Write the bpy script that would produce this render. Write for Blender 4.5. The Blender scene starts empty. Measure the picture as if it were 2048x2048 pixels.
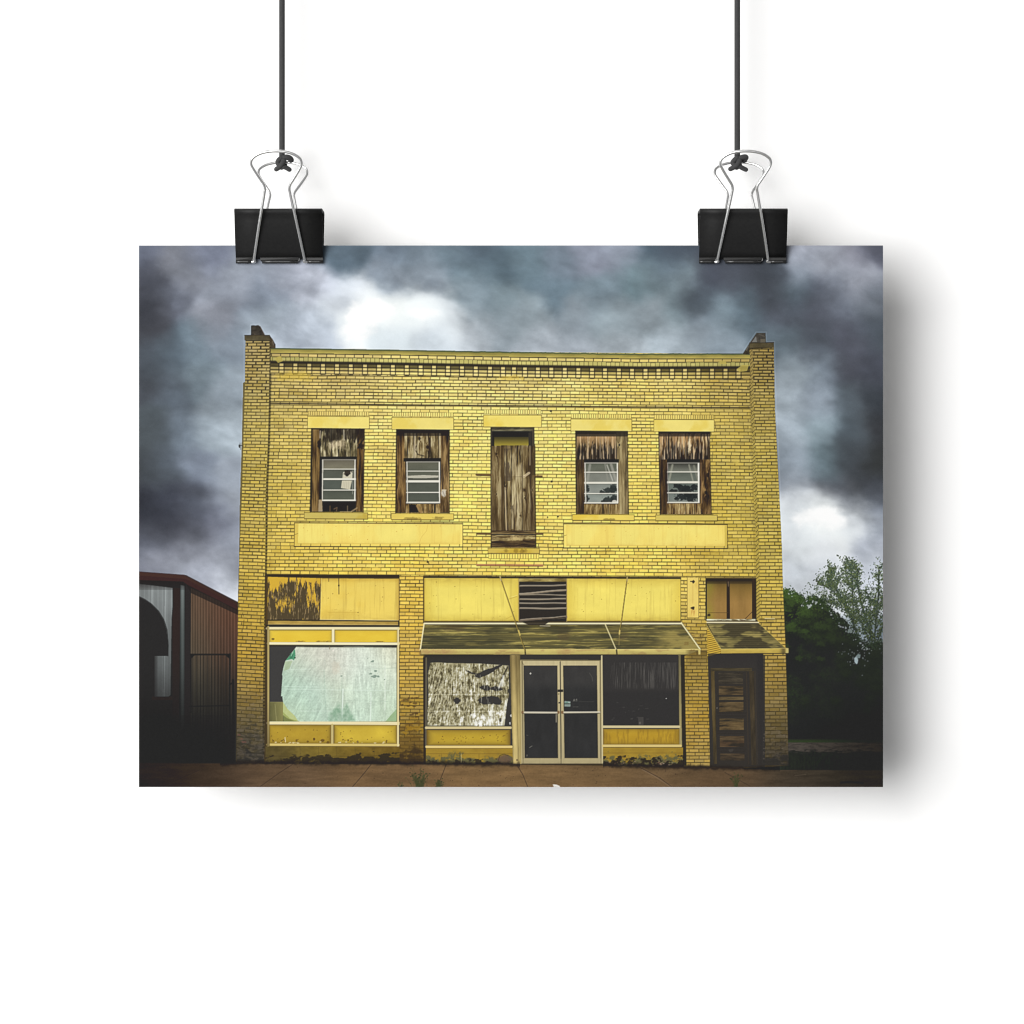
# ---------------------------------------------------------------------------
# THE PRINTED PICTURE.  The thing in the scene is a flat paper print; the ink on
# it is worked out below from drawing code (no image files) and carried by the
# print's surface as ink colour, exactly as ink sits on the real sheet.
# Drawing coordinates are sheet units: 1488 x 1083 of them on the sheet.
# ---------------------------------------------------------------------------
import numpy as np
SX0, SY0, SW, SH = 278, 491, 1488, 1083
_yy, _xx = np.mgrid[0:SH, 0:SW]
PX = (_xx + SX0 + .5).astype(np.float32)
PY = (_yy + SY0 + .5).astype(np.float32)
C = np.zeros((SH, SW, 3), np.float32)
rng = np.random.default_rng(7)
_T = np.random.default_rng(3).random((257, 257)).astype(np.float32)
_T[256] = _T[0]; _T[:, 256] = _T[:, 0]

def vnoise(x, y, seed=0):
    x = x + seed * 17.31 + 1000; y = y + seed * 9.73 + 1000
    xi = np.floor(x).astype(int); yi = np.floor(y).astype(int)
    fx = x - xi; fy = y - yi
    fx = fx * fx * (3 - 2 * fx); fy = fy * fy * (3 - 2 * fy)
    xi &= 255; yi &= 255
    a = _T[yi, xi]; b = _T[yi, xi + 1]; c = _T[yi + 1, xi]; d = _T[yi + 1, xi + 1]
    return (a * (1 - fx) + b * fx) * (1 - fy) + (c * (1 - fx) + d * fx) * fy

def fbm(x, y, seed=0, o=4, g=.5):
    s = 0; a = 1; t = 0
    for k in range(o):
        ca = np.cos(.6 + 1.1 * k + seed); sa = np.sin(.6 + 1.1 * k + seed); f = 2 ** k
        s = s + a * vnoise((x * ca - y * sa) * f, (x * sa + y * ca) * f, seed + k * 5); t += a; a *= g
    return s / t

def ss(a, b, x):
    t = np.clip((x - a) / (b - a), 0, 1); return t * t * (3 - 2 * t)

def col(c): return np.array(c, np.float32)
def mix(a, b, t):
    a = np.asarray(a, np.float32); b = np.asarray(b, np.float32)
    t = np.asarray(t)[..., None] if np.ndim(t) else t
    return a * (1 - t) + b * t

def win(x0, y0, x1, y1):
    a = max(0, int(np.floor(x0 - SX0)) - 1); b = min(SW, int(np.ceil(x1 - SX0)) + 1)
    c = max(0, int(np.floor(y0 - SY0)) - 1); d = min(SH, int(np.ceil(y1 - SY0)) + 1)
    return (slice(c, max(c, d)), slice(a, max(a, b)))

def poly(pts, n=3):
    """window and soft coverage of a polygon"""
    p = np.array(pts, float)
    sl = win(p[:, 0].min(), p[:, 1].min(), p[:, 0].max(), p[:, 1].max())
    x = PX[sl]; y = PY[sl]; m = np.zeros(x.shape, np.float32)
    if m.size == 0: return sl, m
    for i in range(n):
        for j in range(n):
            sx = x + (i + .5) / n - .5; sy = y + (j + .5) / n - .5
            ins = np.zeros(x.shape, bool)
            for k in range(len(p)):
                (xa, ya), (xb, yb) = p[k], p[k - 1]
                if ya == yb: continue
                ins ^= ((sy < ya) != (sy < yb)) & (sx < (xb - xa) * (sy - ya) / (yb - ya) + xa)
            m += ins
    return sl, m / (n * n)

def rect(x0, y0, x1, y1): return poly([(x0, y0), (x1, y0), (x1, y1), (x0, y1)])

def put(sm, c, a=1.0):
    sl, m = sm
    if m.size == 0: return
    m = (m * a)[..., None]
    C[sl] = C[sl] * (1 - m) + np.asarray(c, np.float32) * m

def seg(pts, w, soft=.5):
    """coverage of a polyline w wide"""
    p = np.array(pts, float); g = w / 2 + soft + 1
    sl = win(p[:, 0].min() - g, p[:, 1].min() - g, p[:, 0].max() + g, p[:, 1].max() + g)
    x = PX[sl]; y = PY[sl]; d = np.full(x.shape, 1e9, np.float32)
    for k in range(len(p) - 1):
        ax, ay = p[k]; bx, by = p[k + 1]; dx = bx - ax; dy = by - ay; L = dx * dx + dy * dy + 1e-9
        t = np.clip(((x - ax) * dx + (y - ay) * dy) / L, 0, 1)
        d = np.minimum(d, np.hypot(x - ax - t * dx, y - ay - t * dy))
    return sl, np.clip((w / 2 + soft - d) / (2 * soft), 0, 1) * min(1, w)

def line(pts, w, c, a=1.0, soft=.5): put(seg(pts, w, soft), c, a)

def blob(x, y, rx, ry, c, a=1.0, rag=0.0, hard=.35, seed=0):
    sl = win(x - rx * 1.6, y - ry * 1.6, x + rx * 1.6, y + ry * 1.6)
    px = PX[sl]; py = PY[sl]
    if px.size == 0: return
    d = np.hypot((px - x) / rx, (py - y) / ry)
    if rag: d = d + (fbm(px / 3.5, py / 3.5, seed, 3) - .5) * rag
    put((sl, np.clip((1 - d) / hard + .5, 0, 1)), c, a)

def dabs(xs, ys, rs, cs, asp=1.0, ang=None):
    for i in range(len(xs)):
        r = rs[i]; x = xs[i]; y = ys[i]
        sl = win(x - r * 1.5 - 1, y - r * 1.5 - 1, x + r * 1.5 + 1, y + r * 1.5 + 1)
        px = PX[sl] - x; py = PY[sl] - y
        if px.size == 0: continue
        if ang is not None:
            ca, sa = np.cos(ang[i]), np.sin(ang[i]); px, py = px * ca + py * sa, (py * ca - px * sa) * asp
        d = np.hypot(px, py)
        put((sl, np.clip(r + .5 - d, 0, 1) * min(1, r * 1.2)), cs[i])

def blur(a, s):
    r = int(3 * s) + 1; k = np.exp(-.5 * (np.arange(-r, r + 1) / s) ** 2); k /= k.sum()
    f = lambda v: np.convolve(np.pad(v, r, mode='edge'), k, 'valid')
    return np.apply_along_axis(f, 1, np.apply_along_axis(f, 0, a))

def field(pts, sig, px, py, step=4):
    """smooth colour field through control points"""
    sub = (slice(None, None, step), slice(None, None, step))
    x = px[sub]; y = py[sub]; num = np.zeros(x.shape + (3,), np.float32); den = np.full(x.shape, 1e-6, np.float32)
    for (cx, cy, c) in pts:
        d2 = (x - cx) ** 2 + (y - cy) ** 2
        w = np.exp(-d2 / (2 * sig * sig)) + 1e-5 / (1 + d2 / (sig * sig)) ** 2
        num += w[..., None] * col(c); den += w
    f = num / den[..., None]
    h, w = px.shape; gy = np.clip(np.arange(h) / step, 0, f.shape[0] - 1.001); gx = np.clip(np.arange(w) / step, 0, f.shape[1] - 1.001)
    iy = np.minimum(gy.astype(int), max(0, f.shape[0] - 2)); ix = np.minimum(gx.astype(int), max(0, f.shape[1] - 2))
    ty = (gy - iy)[:, None, None]; tx = (gx - ix)[None, :, None]
    iy1 = np.minimum(iy + 1, f.shape[0] - 1); ix1 = np.minimum(ix + 1, f.shape[1] - 1)
    A = f[iy][:, ix]; B = f[iy][:, ix1]; D = f[iy1][:, ix]; E = f[iy1][:, ix1]
    return (A * (1 - tx) + B * tx) * (1 - ty) + (D * (1 - tx) + E * tx) * ty

def homog(q):
    """maps sheet points in the quad TL,TR,BR,BL to the unit square"""
    A = []; b = []
    for (x, y), (u, v) in zip(q, [(0, 0), (1, 0), (1, 1), (0, 1)]):
        A += [[x, y, 1, 0, 0, 0, -u * x, -u * y], [0, 0, 0, x, y, 1, -v * x, -v * y]]; b += [u, v]
    h = np.linalg.solve(np.array(A, float), np.array(b, float))
    def f(x, y):
        w = h[6] * x + h[7] * y + 1
        return (h[0] * x + h[1] * y + h[2]) / w, (h[3] * x + h[4] * y + h[5]) / w
    return f

# ------------------------------------------------------------------ the sky
SKY = [(280,500,(125,130,150)),(340,520,(150,152,165)),(400,510,(140,145,165)),(290,560,(85,88,102)),(285,620,(62,64,74)),(300,655,(76,78,88)),
(350,600,(116,120,135)),(370,560,(150,153,166)),(430,590,(160,165,180)),(430,640,(168,170,184)),(480,560,(165,170,185)),(530,590,(146,155,172)),
(560,560,(176,181,197)),(600,540,(178,181,198)),(655,496,(112,126,141)),(690,500,(106,121,136)),(620,565,(190,194,209)),(690,588,(214,219,231)),
(735,612,(253,253,255)),(700,650,(248,250,254)),(640,660,(206,214,230)),(580,660,(188,196,212)),(540,640,(185,195,210)),(460,680,(150,160,175)),
(400,680,(122,135,148)),(340,700,(100,112,125)),(300,720,(88,96,108)),(285,760,(78,83,93)),(340,780,(112,122,136)),(400,760,(135,148,160)),
(450,780,(165,175,188)),(470,860,(178,188,200)),(420,860,(160,170,182)),(360,860,(122,132,146)),(300,860,(88,96,104)),(285,930,(63,68,74)),
(330,930,(93,101,113)),(390,930,(140,148,165)),(450,950,(165,172,186)),(470,1000,(175,180,192)),(290,1000,(54,56,66)),(330,1000,(66,70,85)),
(380,1000,(100,105,121)),(430,1000,(142,147,163)),(300,1040,(58,60,72)),(340,1052,(62,64,77)),(400,1050,(80,83,97)),(440,1055,(118,120,136)),
(470,1060,(158,163,178)),(300,1075,(104,107,121)),(350,1088,(122,124,138)),(400,1085,(148,150,164)),(320,1112,(166,168,181)),(380,1112,(173,175,189)),
(440,1105,(175,178,192)),(300,1138,(142,144,160)),(380,1150,(165,168,182)),(440,1170,(190,193,208)),(465,1190,(208,211,220)),(790,510,(128,140,156)),
(840,510,(133,146,160)),(780,560,(165,175,190)),(850,550,(168,178,192)),(900,510,(118,133,146)),(960,500,(101,116,131)),(1000,540,(107,125,139)),
(950,560,(123,140,153)),(1060,540,(122,140,153)),(1120,520,(138,150,166)),(1180,500,(157,162,180)),(1240,510,(150,156,172)),(1100,580,(123,140,154)),
(1200,580,(138,153,166)),(1270,560,(126,146,156)),(780,620,(253,254,255)),(842,624,(247,250,254)),(900,632,(225,230,238)),(860,680,(205,212,222)),
(790,670,(225,232,240)),(940,600,(165,178,190)),(1000,600,(138,153,163)),(1000,650,(165,175,186)),(960,660,(200,206,216)),(1060,640,(160,172,182)),
(1080,680,(195,202,214)),(1150,640,(153,163,174)),(1150,690,(185,192,204)),(1230,640,(158,170,180)),(1240,690,(182,190,200)),(1310,500,(92,107,122)),
(1350,500,(84,94,110)),(1300,560,(135,150,160)),(1365,562,(144,158,168)),(1330,540,(118,133,146)),(1420,550,(80,85,99)),(1400,600,(92,102,115)),
(1480,560,(84,89,102)),(1540,565,(78,84,96)),(1600,540,(142,150,164)),(1600,500,(186,188,204)),(1660,520,(178,181,195)),(1700,500,(163,163,178)),
(1758,496,(104,106,122)),(1720,560,(173,175,189)),(1680,550,(155,160,174)),(1640,580,(108,113,128)),(1600,590,(108,123,136)),(1560,620,(88,93,106)),
(1620,620,(91,94,108)),(1680,600,(113,118,132)),(1740,600,(120,126,138)),(1500,620,(108,123,136)),(1450,620,(135,150,162)),(1350,620,(147,162,172)),
(1300,640,(165,175,185)),(1400,660,(160,170,182)),(1450,660,(150,162,175)),(1340,680,(175,185,196)),(1560,680,(113,126,138)),(1620,680,(95,102,115)),
(1700,680,(92,95,109)),(1755,660,(88,96,108)),(1590,730,(165,175,186)),(1640,740,(138,148,162)),(1700,740,(92,95,109)),(1755,740,(78,82,96)),
(1570,800,(180,190,202)),(1630,800,(167,177,192)),(1690,800,(106,116,127)),(1755,800,(67,73,83)),(1580,870,(172,182,195)),(1640,860,(150,165,176)),
(1700,860,(90,100,110)),(1755,860,(59,61,67)),(1590,930,(158,168,182)),(1650,930,(110,125,134)),(1700,920,(68,74,82)),(1755,920,(55,57,59)),
(1600,970,(175,180,192)),(1660,978,(96,99,109)),(1720,978,(60,63,69)),(1755,985,(66,70,80)),(1600,1012,(206,209,216)),(1640,1012,(242,244,248)),
(1700,1022,(190,193,202)),(1755,1015,(115,120,132)),(1580,1040,(232,235,242)),(1640,1042,(254,254,255)),(1700,1052,(238,240,245)),(1755,1050,(172,177,190)),
(1600,1090,(225,228,234)),(1660,1090,(237,238,242)),(1740,1090,(190,194,208)),(1580,1130,(212,216,226)),(1660,1120,(214,216,225)),(1740,1130,(200,204,216)),
(1600,1180,(206,209,217)),(1680,1180,(210,212,220)),(1740,1180,(195,198,210)),(1700,1280,(160,170,180)),(1760,1300,(130,140,150))]

def paint_sky():
    wx = (fbm(PX / 70, PY / 56, 1, 5, .55) - .5) * 44; wy = (fbm(PX / 70, PY / 56, 2, 5, .55) - .5) * 38
    f = field(SKY, 24, PX + wx, PY + wy, 3)
    # torn cloud texture at two scales, bent by a slower swirl
    sw = (fbm(PX / 160, PY / 120, 5, 3) - .5) * 90
    n = fbm((PX + sw + PY * .45) / 95, (PY + sw * .6 - PX * .3) / 58, 3, 6, .5) - .5
    n2 = np.abs(fbm((PX + sw) / 62, (PY - sw * .5 - PX * .2) / 40, 6, 5, .55) - .5)
    k = .985 + n * .32 + (.10 - n2) * .14
    hi = ss(200, 248, f.mean(-1)); k = k * (1 - hi) + hi * (1.0 + n * .1)
    C[:] = np.clip(f * k[..., None] * col((.985, 1.0, .992)), 0, 255)
    C[:] = C - 12 * (ss(70, 120, C.mean(-1)) * (1 - ss(175, 215, C.mean(-1))))[..., None]
    g = C.mean(-1, keepdims=True); C[:] = g + (C - g) * (.82 + .18 * ss(70, 140, g))
    # the brightest break in the cloud
    for x, y, rx, ry, a in ((742,622,46,26,.55),(716,652,34,34,.5),(842,626,34,14,.35),(1640,1040,52,22,.4)):
        d = np.hypot((PX + wx * .7 - x) / rx, (PY + wy * .7 - y) / ry); d = d + (fbm(PX / 16, PY / 12, 9, 4) - .5) * .9; m = (1 - ss(.35, 1.25, d)) * min(1, a * 1.6)
        C[:] = C * (1 - m[..., None]) + 254 * m[..., None]
    # local contrast, as the photograph was printed: hard cloud edges, deeper folds
    for ch in range(3):
        q = C[::4, ::4, ch]; d = q - blur(q, 5.0)
        yi = np.minimum(np.arange(SH) // 4, q.shape[0] - 1)
        d = blur(np.repeat(np.repeat(d, 4, 0), 4, 1)[:SH, :SW], 3.0)
        C[..., ch] += .55 * d
    fine = fbm((PX + PY * .3) / 26, (PY - PX * .2) / 17, 12, 5, .55) - .5
    mid = 1 - ss(200, 245, C.mean(-1))
    C[:] = np.clip(C * (1 + fine * .10 * mid)[..., None], 0, 255)

# ------------------------------------------------------------------ brickwork
YEL = [(550,720,(208,186,110)),(700,720,(214,192,112)),(1024,720,(216,196,116)),(1300,720,(212,190,104)),(1490,720,(186,164,88)),
(560,790,(226,202,108)),(800,790,(240,220,124)),(1024,790,(242,224,128)),(1300,790,(240,218,114)),(1480,790,(214,190,92)),
(570,900,(228,204,104)),(760,900,(242,220,116)),(940,900,(244,224,118)),(1110,900,(244,224,118)),(1290,900,(240,216,104)),(1470,900,(216,192,88)),
(560,1040,(230,204,92)),(760,1050,(246,220,104)),(940,1050,(246,222,108)),(1110,1050,(246,222,108)),(1300,1050,(242,216,100)),(1480,1040,(220,194,84)),
(560,1130,(232,202,84)),(760,1130,(242,214,94)),(1024,1130,(244,216,98)),(1300,1130,(238,210,90)),(1480,1130,(220,192,80)),
(820,1200,(228,192,76)),(820,1300,(212,178,78)),(820,1380,(198,164,68)),(820,1440,(172,142,64)),(820,1500,(112,92,44)),
(1385,1200,(232,204,96)),(1390,1300,(176,150,66)),(1395,1350,(160,134,62)),(1395,1440,(196,160,62)),(1395,1510,(176,150,78)),
(515,690,(190,166,104)),(512,800,(186,168,92)),(508,900,(196,174,84)),(504,1000,(206,182,82)),(500,1100,(206,178,76)),(500,1200,(204,174,72)),
(498,1300,(206,168,62)),(496,1360,(184,152,70)),(494,1420,(148,128,72)),(490,1480,(106,94,64)),(488,1522,(48,46,40)),
(1525,700,(168,142,80)),(1527,800,(182,160,84)),(1532,900,(194,174,84)),(1540,1000,(206,184,84)),(1545,1100,(212,190,84)),(1545,1200,(216,190,86)),
(1548,1270,(214,184,84)),(1550,1320,(190,156,70)),(1552,1380,(152,128,66)),(1554,1430,(142,124,70)),(1556,1480,(118,100,64)),(1560,1524,(50,47,42))]

def bricks(sm, q, rows, cols, a=0., mort=(62,54,30), th=1.25, tv=1.05, off=0, headers=True, sharp=1.0, seed=0, vstr=.76, hstr=.84, gain=None):
    sl, m = sm; x = PX[sl].astype(np.float64); y = PY[sl].astype(np.float64)
    x = x + (fbm(x / 40, y / 9, seed + 4, 2) - .5) * 1.0
    y = y + (fbm(x / 60, y / 40, seed + 6, 2) - .5) * 1.3
    f = homog(q); u, v = f(x, y)
    U = u * cols; V = rows * (v * (1 + a) - a * v * v)
    r = np.floor(V).astype(int); fv = V - r
    j = _T[(r * 7 + seed) & 255, (r * 3 + 11) & 255]
    hd = (r % 9 == 4) if headers else np.zeros(r.shape, bool)
    Uo = U + np.where(r & 1, .5, 0) + (j - .5) * .22 + off
    P = np.where(hd, 1.5, 1.0); k = np.floor(Uo / P); fu = Uo - k * P
    fu2 = np.where(hd & (fu > 1), fu - 1, fu); wd = np.where(hd, np.where(fu > 1, .5, 1.0), 1.0)
    k = (k * 2 + (hd & (fu > 1))).astype(int)
    gx = np.hypot(*np.gradient(U)) + 1e-6; gy = np.hypot(*np.gradient(V)) + 1e-6
    du = np.minimum(fu2, wd - fu2) / gx; dv = np.minimum(fv, 1 - fv) / gy
    id1 = _T[(r * 31 + seed * 13) & 255, (k * 17 + seed * 5) & 255]; id2 = _T[(r * 11 + 90) & 255, (k * 23 + 40) & 255]
    jv = _T[(r * 5 + 7) & 255, (np.floor(Uo / P * 1 + .5).astype(int) * 29) & 255]
    wn = fbm(x / 60, y / 40, seed + 8, 3); wf = fbm(x / 7, y / 4, seed + 9, 2)
    TH = th * 1.16 * (.72 + .6 * wn) * (.8 + .4 * wf); TV = tv * 1.14 * (.62 + .5 * wn + .3 * jv) * (.8 + .4 * wf)
    mh = np.clip((TH / 2 - dv) * 1.1 + .55, 0, 1) * hstr * (.72 + .4 * wn)
    mv = np.clip((TV / 2 - du) * 1.1 + .55, 0, 1) * vstr * (.45 + .5 * jv + .2 * wn)
    mm = np.clip(np.maximum(mh, mv), 0, 1)
    base = YELF[sl]
    if gain is not None: base = base * gain
    br = (.935 + .125 * id1) * (.97 + .06 * fbm(x / 3, y / 2.2, seed + 12, 2))
    # the lower edge of each course a little lighter, the upper a little dim
    br = br * (1 + .05 * (fv - .5))
    b = base * br[..., None]; b = b + (id2 - .5)[..., None] * col((2, 5, 16))
    stain = ss(.60, .78, fbm(x / 55, y / 26, seed + 15, 4))
    b = mix(b, b * col((.90, .86, .76)), stain * .4)
    mc = mix(col(mort), base * .42, ss(.35, .8, wn) * .5)
    put((sl, m), mix(b, mc, mm))

def plain(sm, c, amp=.05, sc=14, seed=0, blot=None, blot_t=(.55,.75), blot_a=.5, xs=1.0):
    sl, m = sm; x = PX[sl]; y = PY[sl]
    n = 1 + (fbm(x / sc * xs, y / sc, seed, 5, .6) - .5) * 2 * amp
    b = np.asarray(c, np.float32) * n[..., None]
    if blot is not None:
        b = mix(b, col(blot), ss(*blot_t, fbm(x / sc * .7 * xs, y / sc * .7, seed + 20, 5)) * blot_a)
    put(sm, b)

def wood(sm, pal, seed=0, sx=2.2, sy=34, seams=None, knots=(), seamw=1.1, horiz=False, con=1.0, bias=0.0, dark=(38,30,22)):
    """weathered boards: long grain streaks, seams and knots; pal = dark, mid, light"""
    sl, m = sm; x = PX[sl]; y = PY[sl]
    if horiz: gx, gy = y, x; sx, sy = sy, sx
    else: gx, gy = x, y
    w = (fbm(gx / 14, gy / 26, seed + 1, 3) - .5) * 4
    for (kx, ky, kr) in knots:
        w = w + 5 * np.exp(-(((x - kx) / kr) ** 2 + ((y - ky) / (kr * 1.6)) ** 2)) * np.sign(x - kx + .01)
    t = fbm((gx + w) / sx, gy / sy, seed + 2, 4, .6) * .65 + fbm((gx + w) / (sx * 4), gy / (sy * .8), seed + 3, 3) * .35
    t = np.clip((t - .5) * 2.6 * con + .5 + bias, 0, 1)
    b = np.where((t < .5)[..., None], mix(pal[0], pal[1], np.clip(t * 2, 0, 1)), mix(pal[1], pal[2], np.clip(t * 2 - 1, 0, 1)))
    put(sm, b * col((.95, .985, .96)))
    if seams:
        for s in seams:
            sub = seg([(s, y.min() - 2), (s + .6, y.max() + 2)], seamw) if not horiz else seg([(x.min() - 2, s), (x.max() + 2, s)], seamw)
            # keep inside the board
            sl2, m2 = sub; M = np.zeros(C.shape[:2], np.float32); M[sl] = m
            put((sl2, m2 * M[sl2]), col(dark), .75)
    for (kx, ky, kr) in knots:
        blob(kx, ky, kr * .55, kr * .8, col(dark), .8, rag=.6, seed=int(kx))

def shade(sm, c=(40,38,36), a=.6, soft=0):
    put(sm, col(c), a)

def weather(x0, y0, x1, y1, a=1.0, seed=0, dirt=(120,92,40)):
    sl, m = rect(x0, y0, x1, y1); x = PX[sl]; y = PY[sl]; h = y1 - y0
    run = ss(.54, .74, fbm(x / 3.2, y / 70, seed, 4, .6)) * (.25 + .75 * fbm(x / 30, y / 20, seed + 1, 3))
    edge_ = np.exp(-np.minimum(y - y0, y1 - y) / (h * .07)) * fbm(x / 12, y / 5, seed + 2, 3)
    put((sl, m * np.clip(run * .16 + edge_ * .42, 0, 1) * a), col(dirt))
    r = np.random.default_rng(seed)
    for k in range(int((x1 - x0) * h / 900)): blob(r.uniform(x0 + 3, x1 - 3), r.uniform(y0 + 3, y1 - 3), r.uniform(.5, 1.2), r.uniform(.5, 1.1), dirt, .5)

def grad(x0, y0, x1, y1, c, a0, a1, axis='y'):
    """a wash of c running from strength a0 to a1 across the rectangle"""
    sl, m = rect(x0, y0, x1, y1)
    t = np.clip(((PY[sl] - y0) / (y1 - y0)) if axis == 'y' else ((PX[sl] - x0) / (x1 - x0)), 0, 1)
    put((sl, m * (a0 + (a1 - a0) * t)), col(c))
REG = []      # (name, parent, polygons, label) : which piece of the printed picture is what
def reg(name, parent, *polys, label=None): REG.append((name, parent, polys, label))
def R4(x0, y0, x1, y1): return [(x0, y0), (x1, y0), (x1, y1), (x0, y1)]

TREE_OUT = [(1560,1190),(1567,1184),(1578,1182),(1587,1186),(1594,1187),(1601,1196),(1606,1203),(1611,1212),(1613,1216),(1618,1205),(1627,1197),(1636,1200),(1642,1207),(1646,1206),(1652,1216),(1660,1218),
            (1668,1226),(1672,1236),(1680,1240),(1688,1246),(1694,1256),(1700,1257),(1708,1270),(1716,1274),(1722,1284),(1728,1291),(1740,1293),(1752,1286),(1766,1285),(1766,1484),(1560,1484)]
_TX = [1560,1578,1601,1611,1627,1646,1660,1672,1694,1708,1728,1740,1766]; _TY = [1190,1182,1196,1212,1197,1206,1218,1236,1256,1270,1291,1293,1285]

def paint_trees():
    r = np.random.default_rng(11)
    # far, thinly leaved trees: limbs and twigs, then leaves, sparse at the rim
    limbs = [([(1722,1305),(1712,1262),(1703,1236),(1688,1205),(1668,1172),(1655,1150)], 3.2), ([(1708,1240),(1705,1195),(1704,1150),(1702,1128)], 2.4),
             ([(1748,1300),(1738,1255),(1722,1205),(1714,1165),(1716,1140)], 2.8), ([(1748,1290),(1752,1240),(1757,1190),(1758,1140)], 2.8),
             ([(1690,1208),(1668,1184),(1650,1172),(1636,1168)], 1.5), ([(1676,1186),(1664,1160),(1660,1140)], 1.2), ([(1704,1180),(1692,1150),(1690,1128)], 1.2),
             ([(1738,1255),(1716,1225),(1712,1200)], 1.5), ([(1752,1240),(1764,1200)], 1.5), ([(1756,1280),(1764,1258)], 2.0), ([(1699,1225),(1672,1210),(1655,1206),(1640,1212)], 1.2),
             ([(1745,1285),(1729,1262),(1722,1240)], 1.6), ([(1738,1250),(1742,1215),(1736,1190)], 1.4)]
    tw = []
    for p, w in limbs:
        line(p, w * 1.15, (46,54,50), .95)
        for k in range(len(p) - 1):
            for s in range(7):
                t = r.random(); x = p[k][0] * (1-t) + p[k+1][0] * t; y = p[k][1] * (1-t) + p[k+1][1] * t
                an = r.uniform(-2.6, -.5); L = r.uniform(8, 22)
                line([(x, y), (x + np.cos(an) * L, y + np.sin(an) * L)], .8, (62,70,64), .8); tw.append((x, y, an, L))
    crowns = [(1700,1175,36,56,800),(1668,1178,34,36,420),(1640,1196,36,26,230),(1757,1180,22,60,620),(1722,1215,32,50,560),(1690,1225,30,36,420),(1745,1255,28,46,620),
              (1704,1140,22,24,200),(1662,1148,30,16,110),(1758,1135,14,18,80),(1630,1185,30,22,110)]
    for (x0, y0, an, L) in tw:            # leaves hang along the twigs, more of them towards the tips
        n = r.integers(10, 20); t = r.random(n) ** .7 * 1.15; x = x0 + np.cos(an) * L * t + r.normal(0, 2.6, n); y = y0 + np.sin(an) * L * t + r.normal(0, 2.6, n)
        u = r.random(n)[:, None]; c = (col((60,74,66)) * (1-u) + col((92,104,62)) * u) * (.75 + .45 * r.random((n,1))) * (1 - .3 * np.clip((y - 1160) / 140, 0, 1))[:, None]
        dabs(x, y, r.uniform(.8, 2.3, n), c, 1.9, r.uniform(0, 3.1, n))
    for cx, cy, rx, ry, n in crowns:
        n = int(n * .55); a = r.uniform(0, 2*np.pi, n); d = np.sqrt(r.random(n)) * (1 + .1 * r.standard_normal(n))
        x = cx + np.cos(a) * d * rx; y = cy + np.sin(a) * d * ry
        u = r.random(n)[:, None]; sh = np.clip((y - 1140) / 160, 0, 1)[:, None]
        c = (col((66,80,74)) * (1-u) + col((98,112,66)) * u) * (1 - .3 * sh) * (.8 + .4 * r.random((n,1)))
        dabs(x, y, r.uniform(.7, 2.0, n), c, 2.0, r.uniform(0, 3.1, n))
    # the dense near trees
    sl, m = poly(TREE_OUT, 2)
    x = PX[sl]; y = PY[sl]
    g = fbm(x / 30, y / 26, 40, 4); g2 = fbm(x / 5, y / 4.2, 41, 3)
    lum = np.clip((g - .36) * 2.4, 0, 1) * (.45 + .9 * np.clip((g2 - .3) * 2, 0, 1))
    fade = np.clip((1480 - y) / 290, 0, 1); side = np.clip((1735 - x) / 170, .12, 1)
    lum = lum * fade ** 1.3 * side
    edge = ss(0, 1, np.clip(1 - (y - np.interp(x, [1560,1600,1610,1640,1694,1722,1766],[1184,1192,1203,1202,1250,1292,1296])) / 34, 0, 1))
    b = mix(col((40,41,41)), col((70,98,40)), np.clip(lum * .95, 0, 1)); b = mix(b, b * .5 + col((70,96,34)) * (.4 + .8 * g2)[..., None], edge * .75 * np.clip((1660 - x) / 60, .12, 1))
    put((sl, m), b)
    # leaf clumps along the rim and through the crown
    n = 1500; xs = r.uniform(1562, 1764, n); top = np.interp(xs, [1560,1575,1600,1610,1625,1640,1664,1694,1712,1722,1766], [1184,1183,1194,1203,1196,1202,1222,1250,1280,1292,1296])
    ys = top + np.abs(r.normal(0, 26, n)) - 4 - 7 * np.clip(fbm(xs / 7, xs * 0, 44, 3) * 2 - .8, 0, 1) * (r.random(n) < .5); f = np.clip((1470 - ys) / 270, .1, 1)[:, None] * np.clip((1700 - xs) / 120, .18, 1)[:, None]
    t = r.random(n)[:, None]
    dabs(xs, ys, r.uniform(1, 3.0, n), col((38,42,38)) * (1 - f) + f * (col((44,66,28)) * (1-t) + col((98,124,48)) * t), 1.8, r.uniform(0, 3.1, n))
    n = 2200; xs = r.uniform(1566, 1764, n); ys = r.uniform(1215, 1440, n); gg = fbm(xs / 30, ys / 26, 40, 4)
    top = np.interp(xs, [1560,1600,1640,1694,1722,1766], [1190,1200,1210,1256,1300,1302]); ys = np.maximum(ys, top + 4)
    f = (np.clip((gg - .4) * 3, 0, 1) * np.clip((1460 - ys) / 250, 0, 1) * np.clip((1700 - xs) / 120, .12, 1))[:, None]
    t = r.random(n)[:, None]
    dabs(xs, ys, r.uniform(.9, 2.4, n), col((39,41,40)) * (1 - f) + f * (col((46,70,36)) * (1-t) + col((72,104,44)) * t), 1.7, r.uniform(0, 3.1, n))
    for k in range(90):      # leaf masses, each lit a little from above
        x = r.uniform(1566, 1760); y0 = np.interp(x, _TX, _TY); y = y0 + 8 + abs(r.normal(0, 60)); f = np.clip((1450 - y) / 250, .03, 1) * np.clip((1720 - x) / 110, .14, 1); R = r.uniform(7, 17)
        blob(x, y + R * .35, R, R * .8, (38,42,37), .5, rag=1.5, hard=.9, seed=k)
        blob(x - R * .15, y - R * .25, R * .75, R * .5, col((40,44,38)) * (1 - f) + col((70,94,44)) * f, .6, rag=1.7, hard=.9, seed=k + 7)
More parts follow.
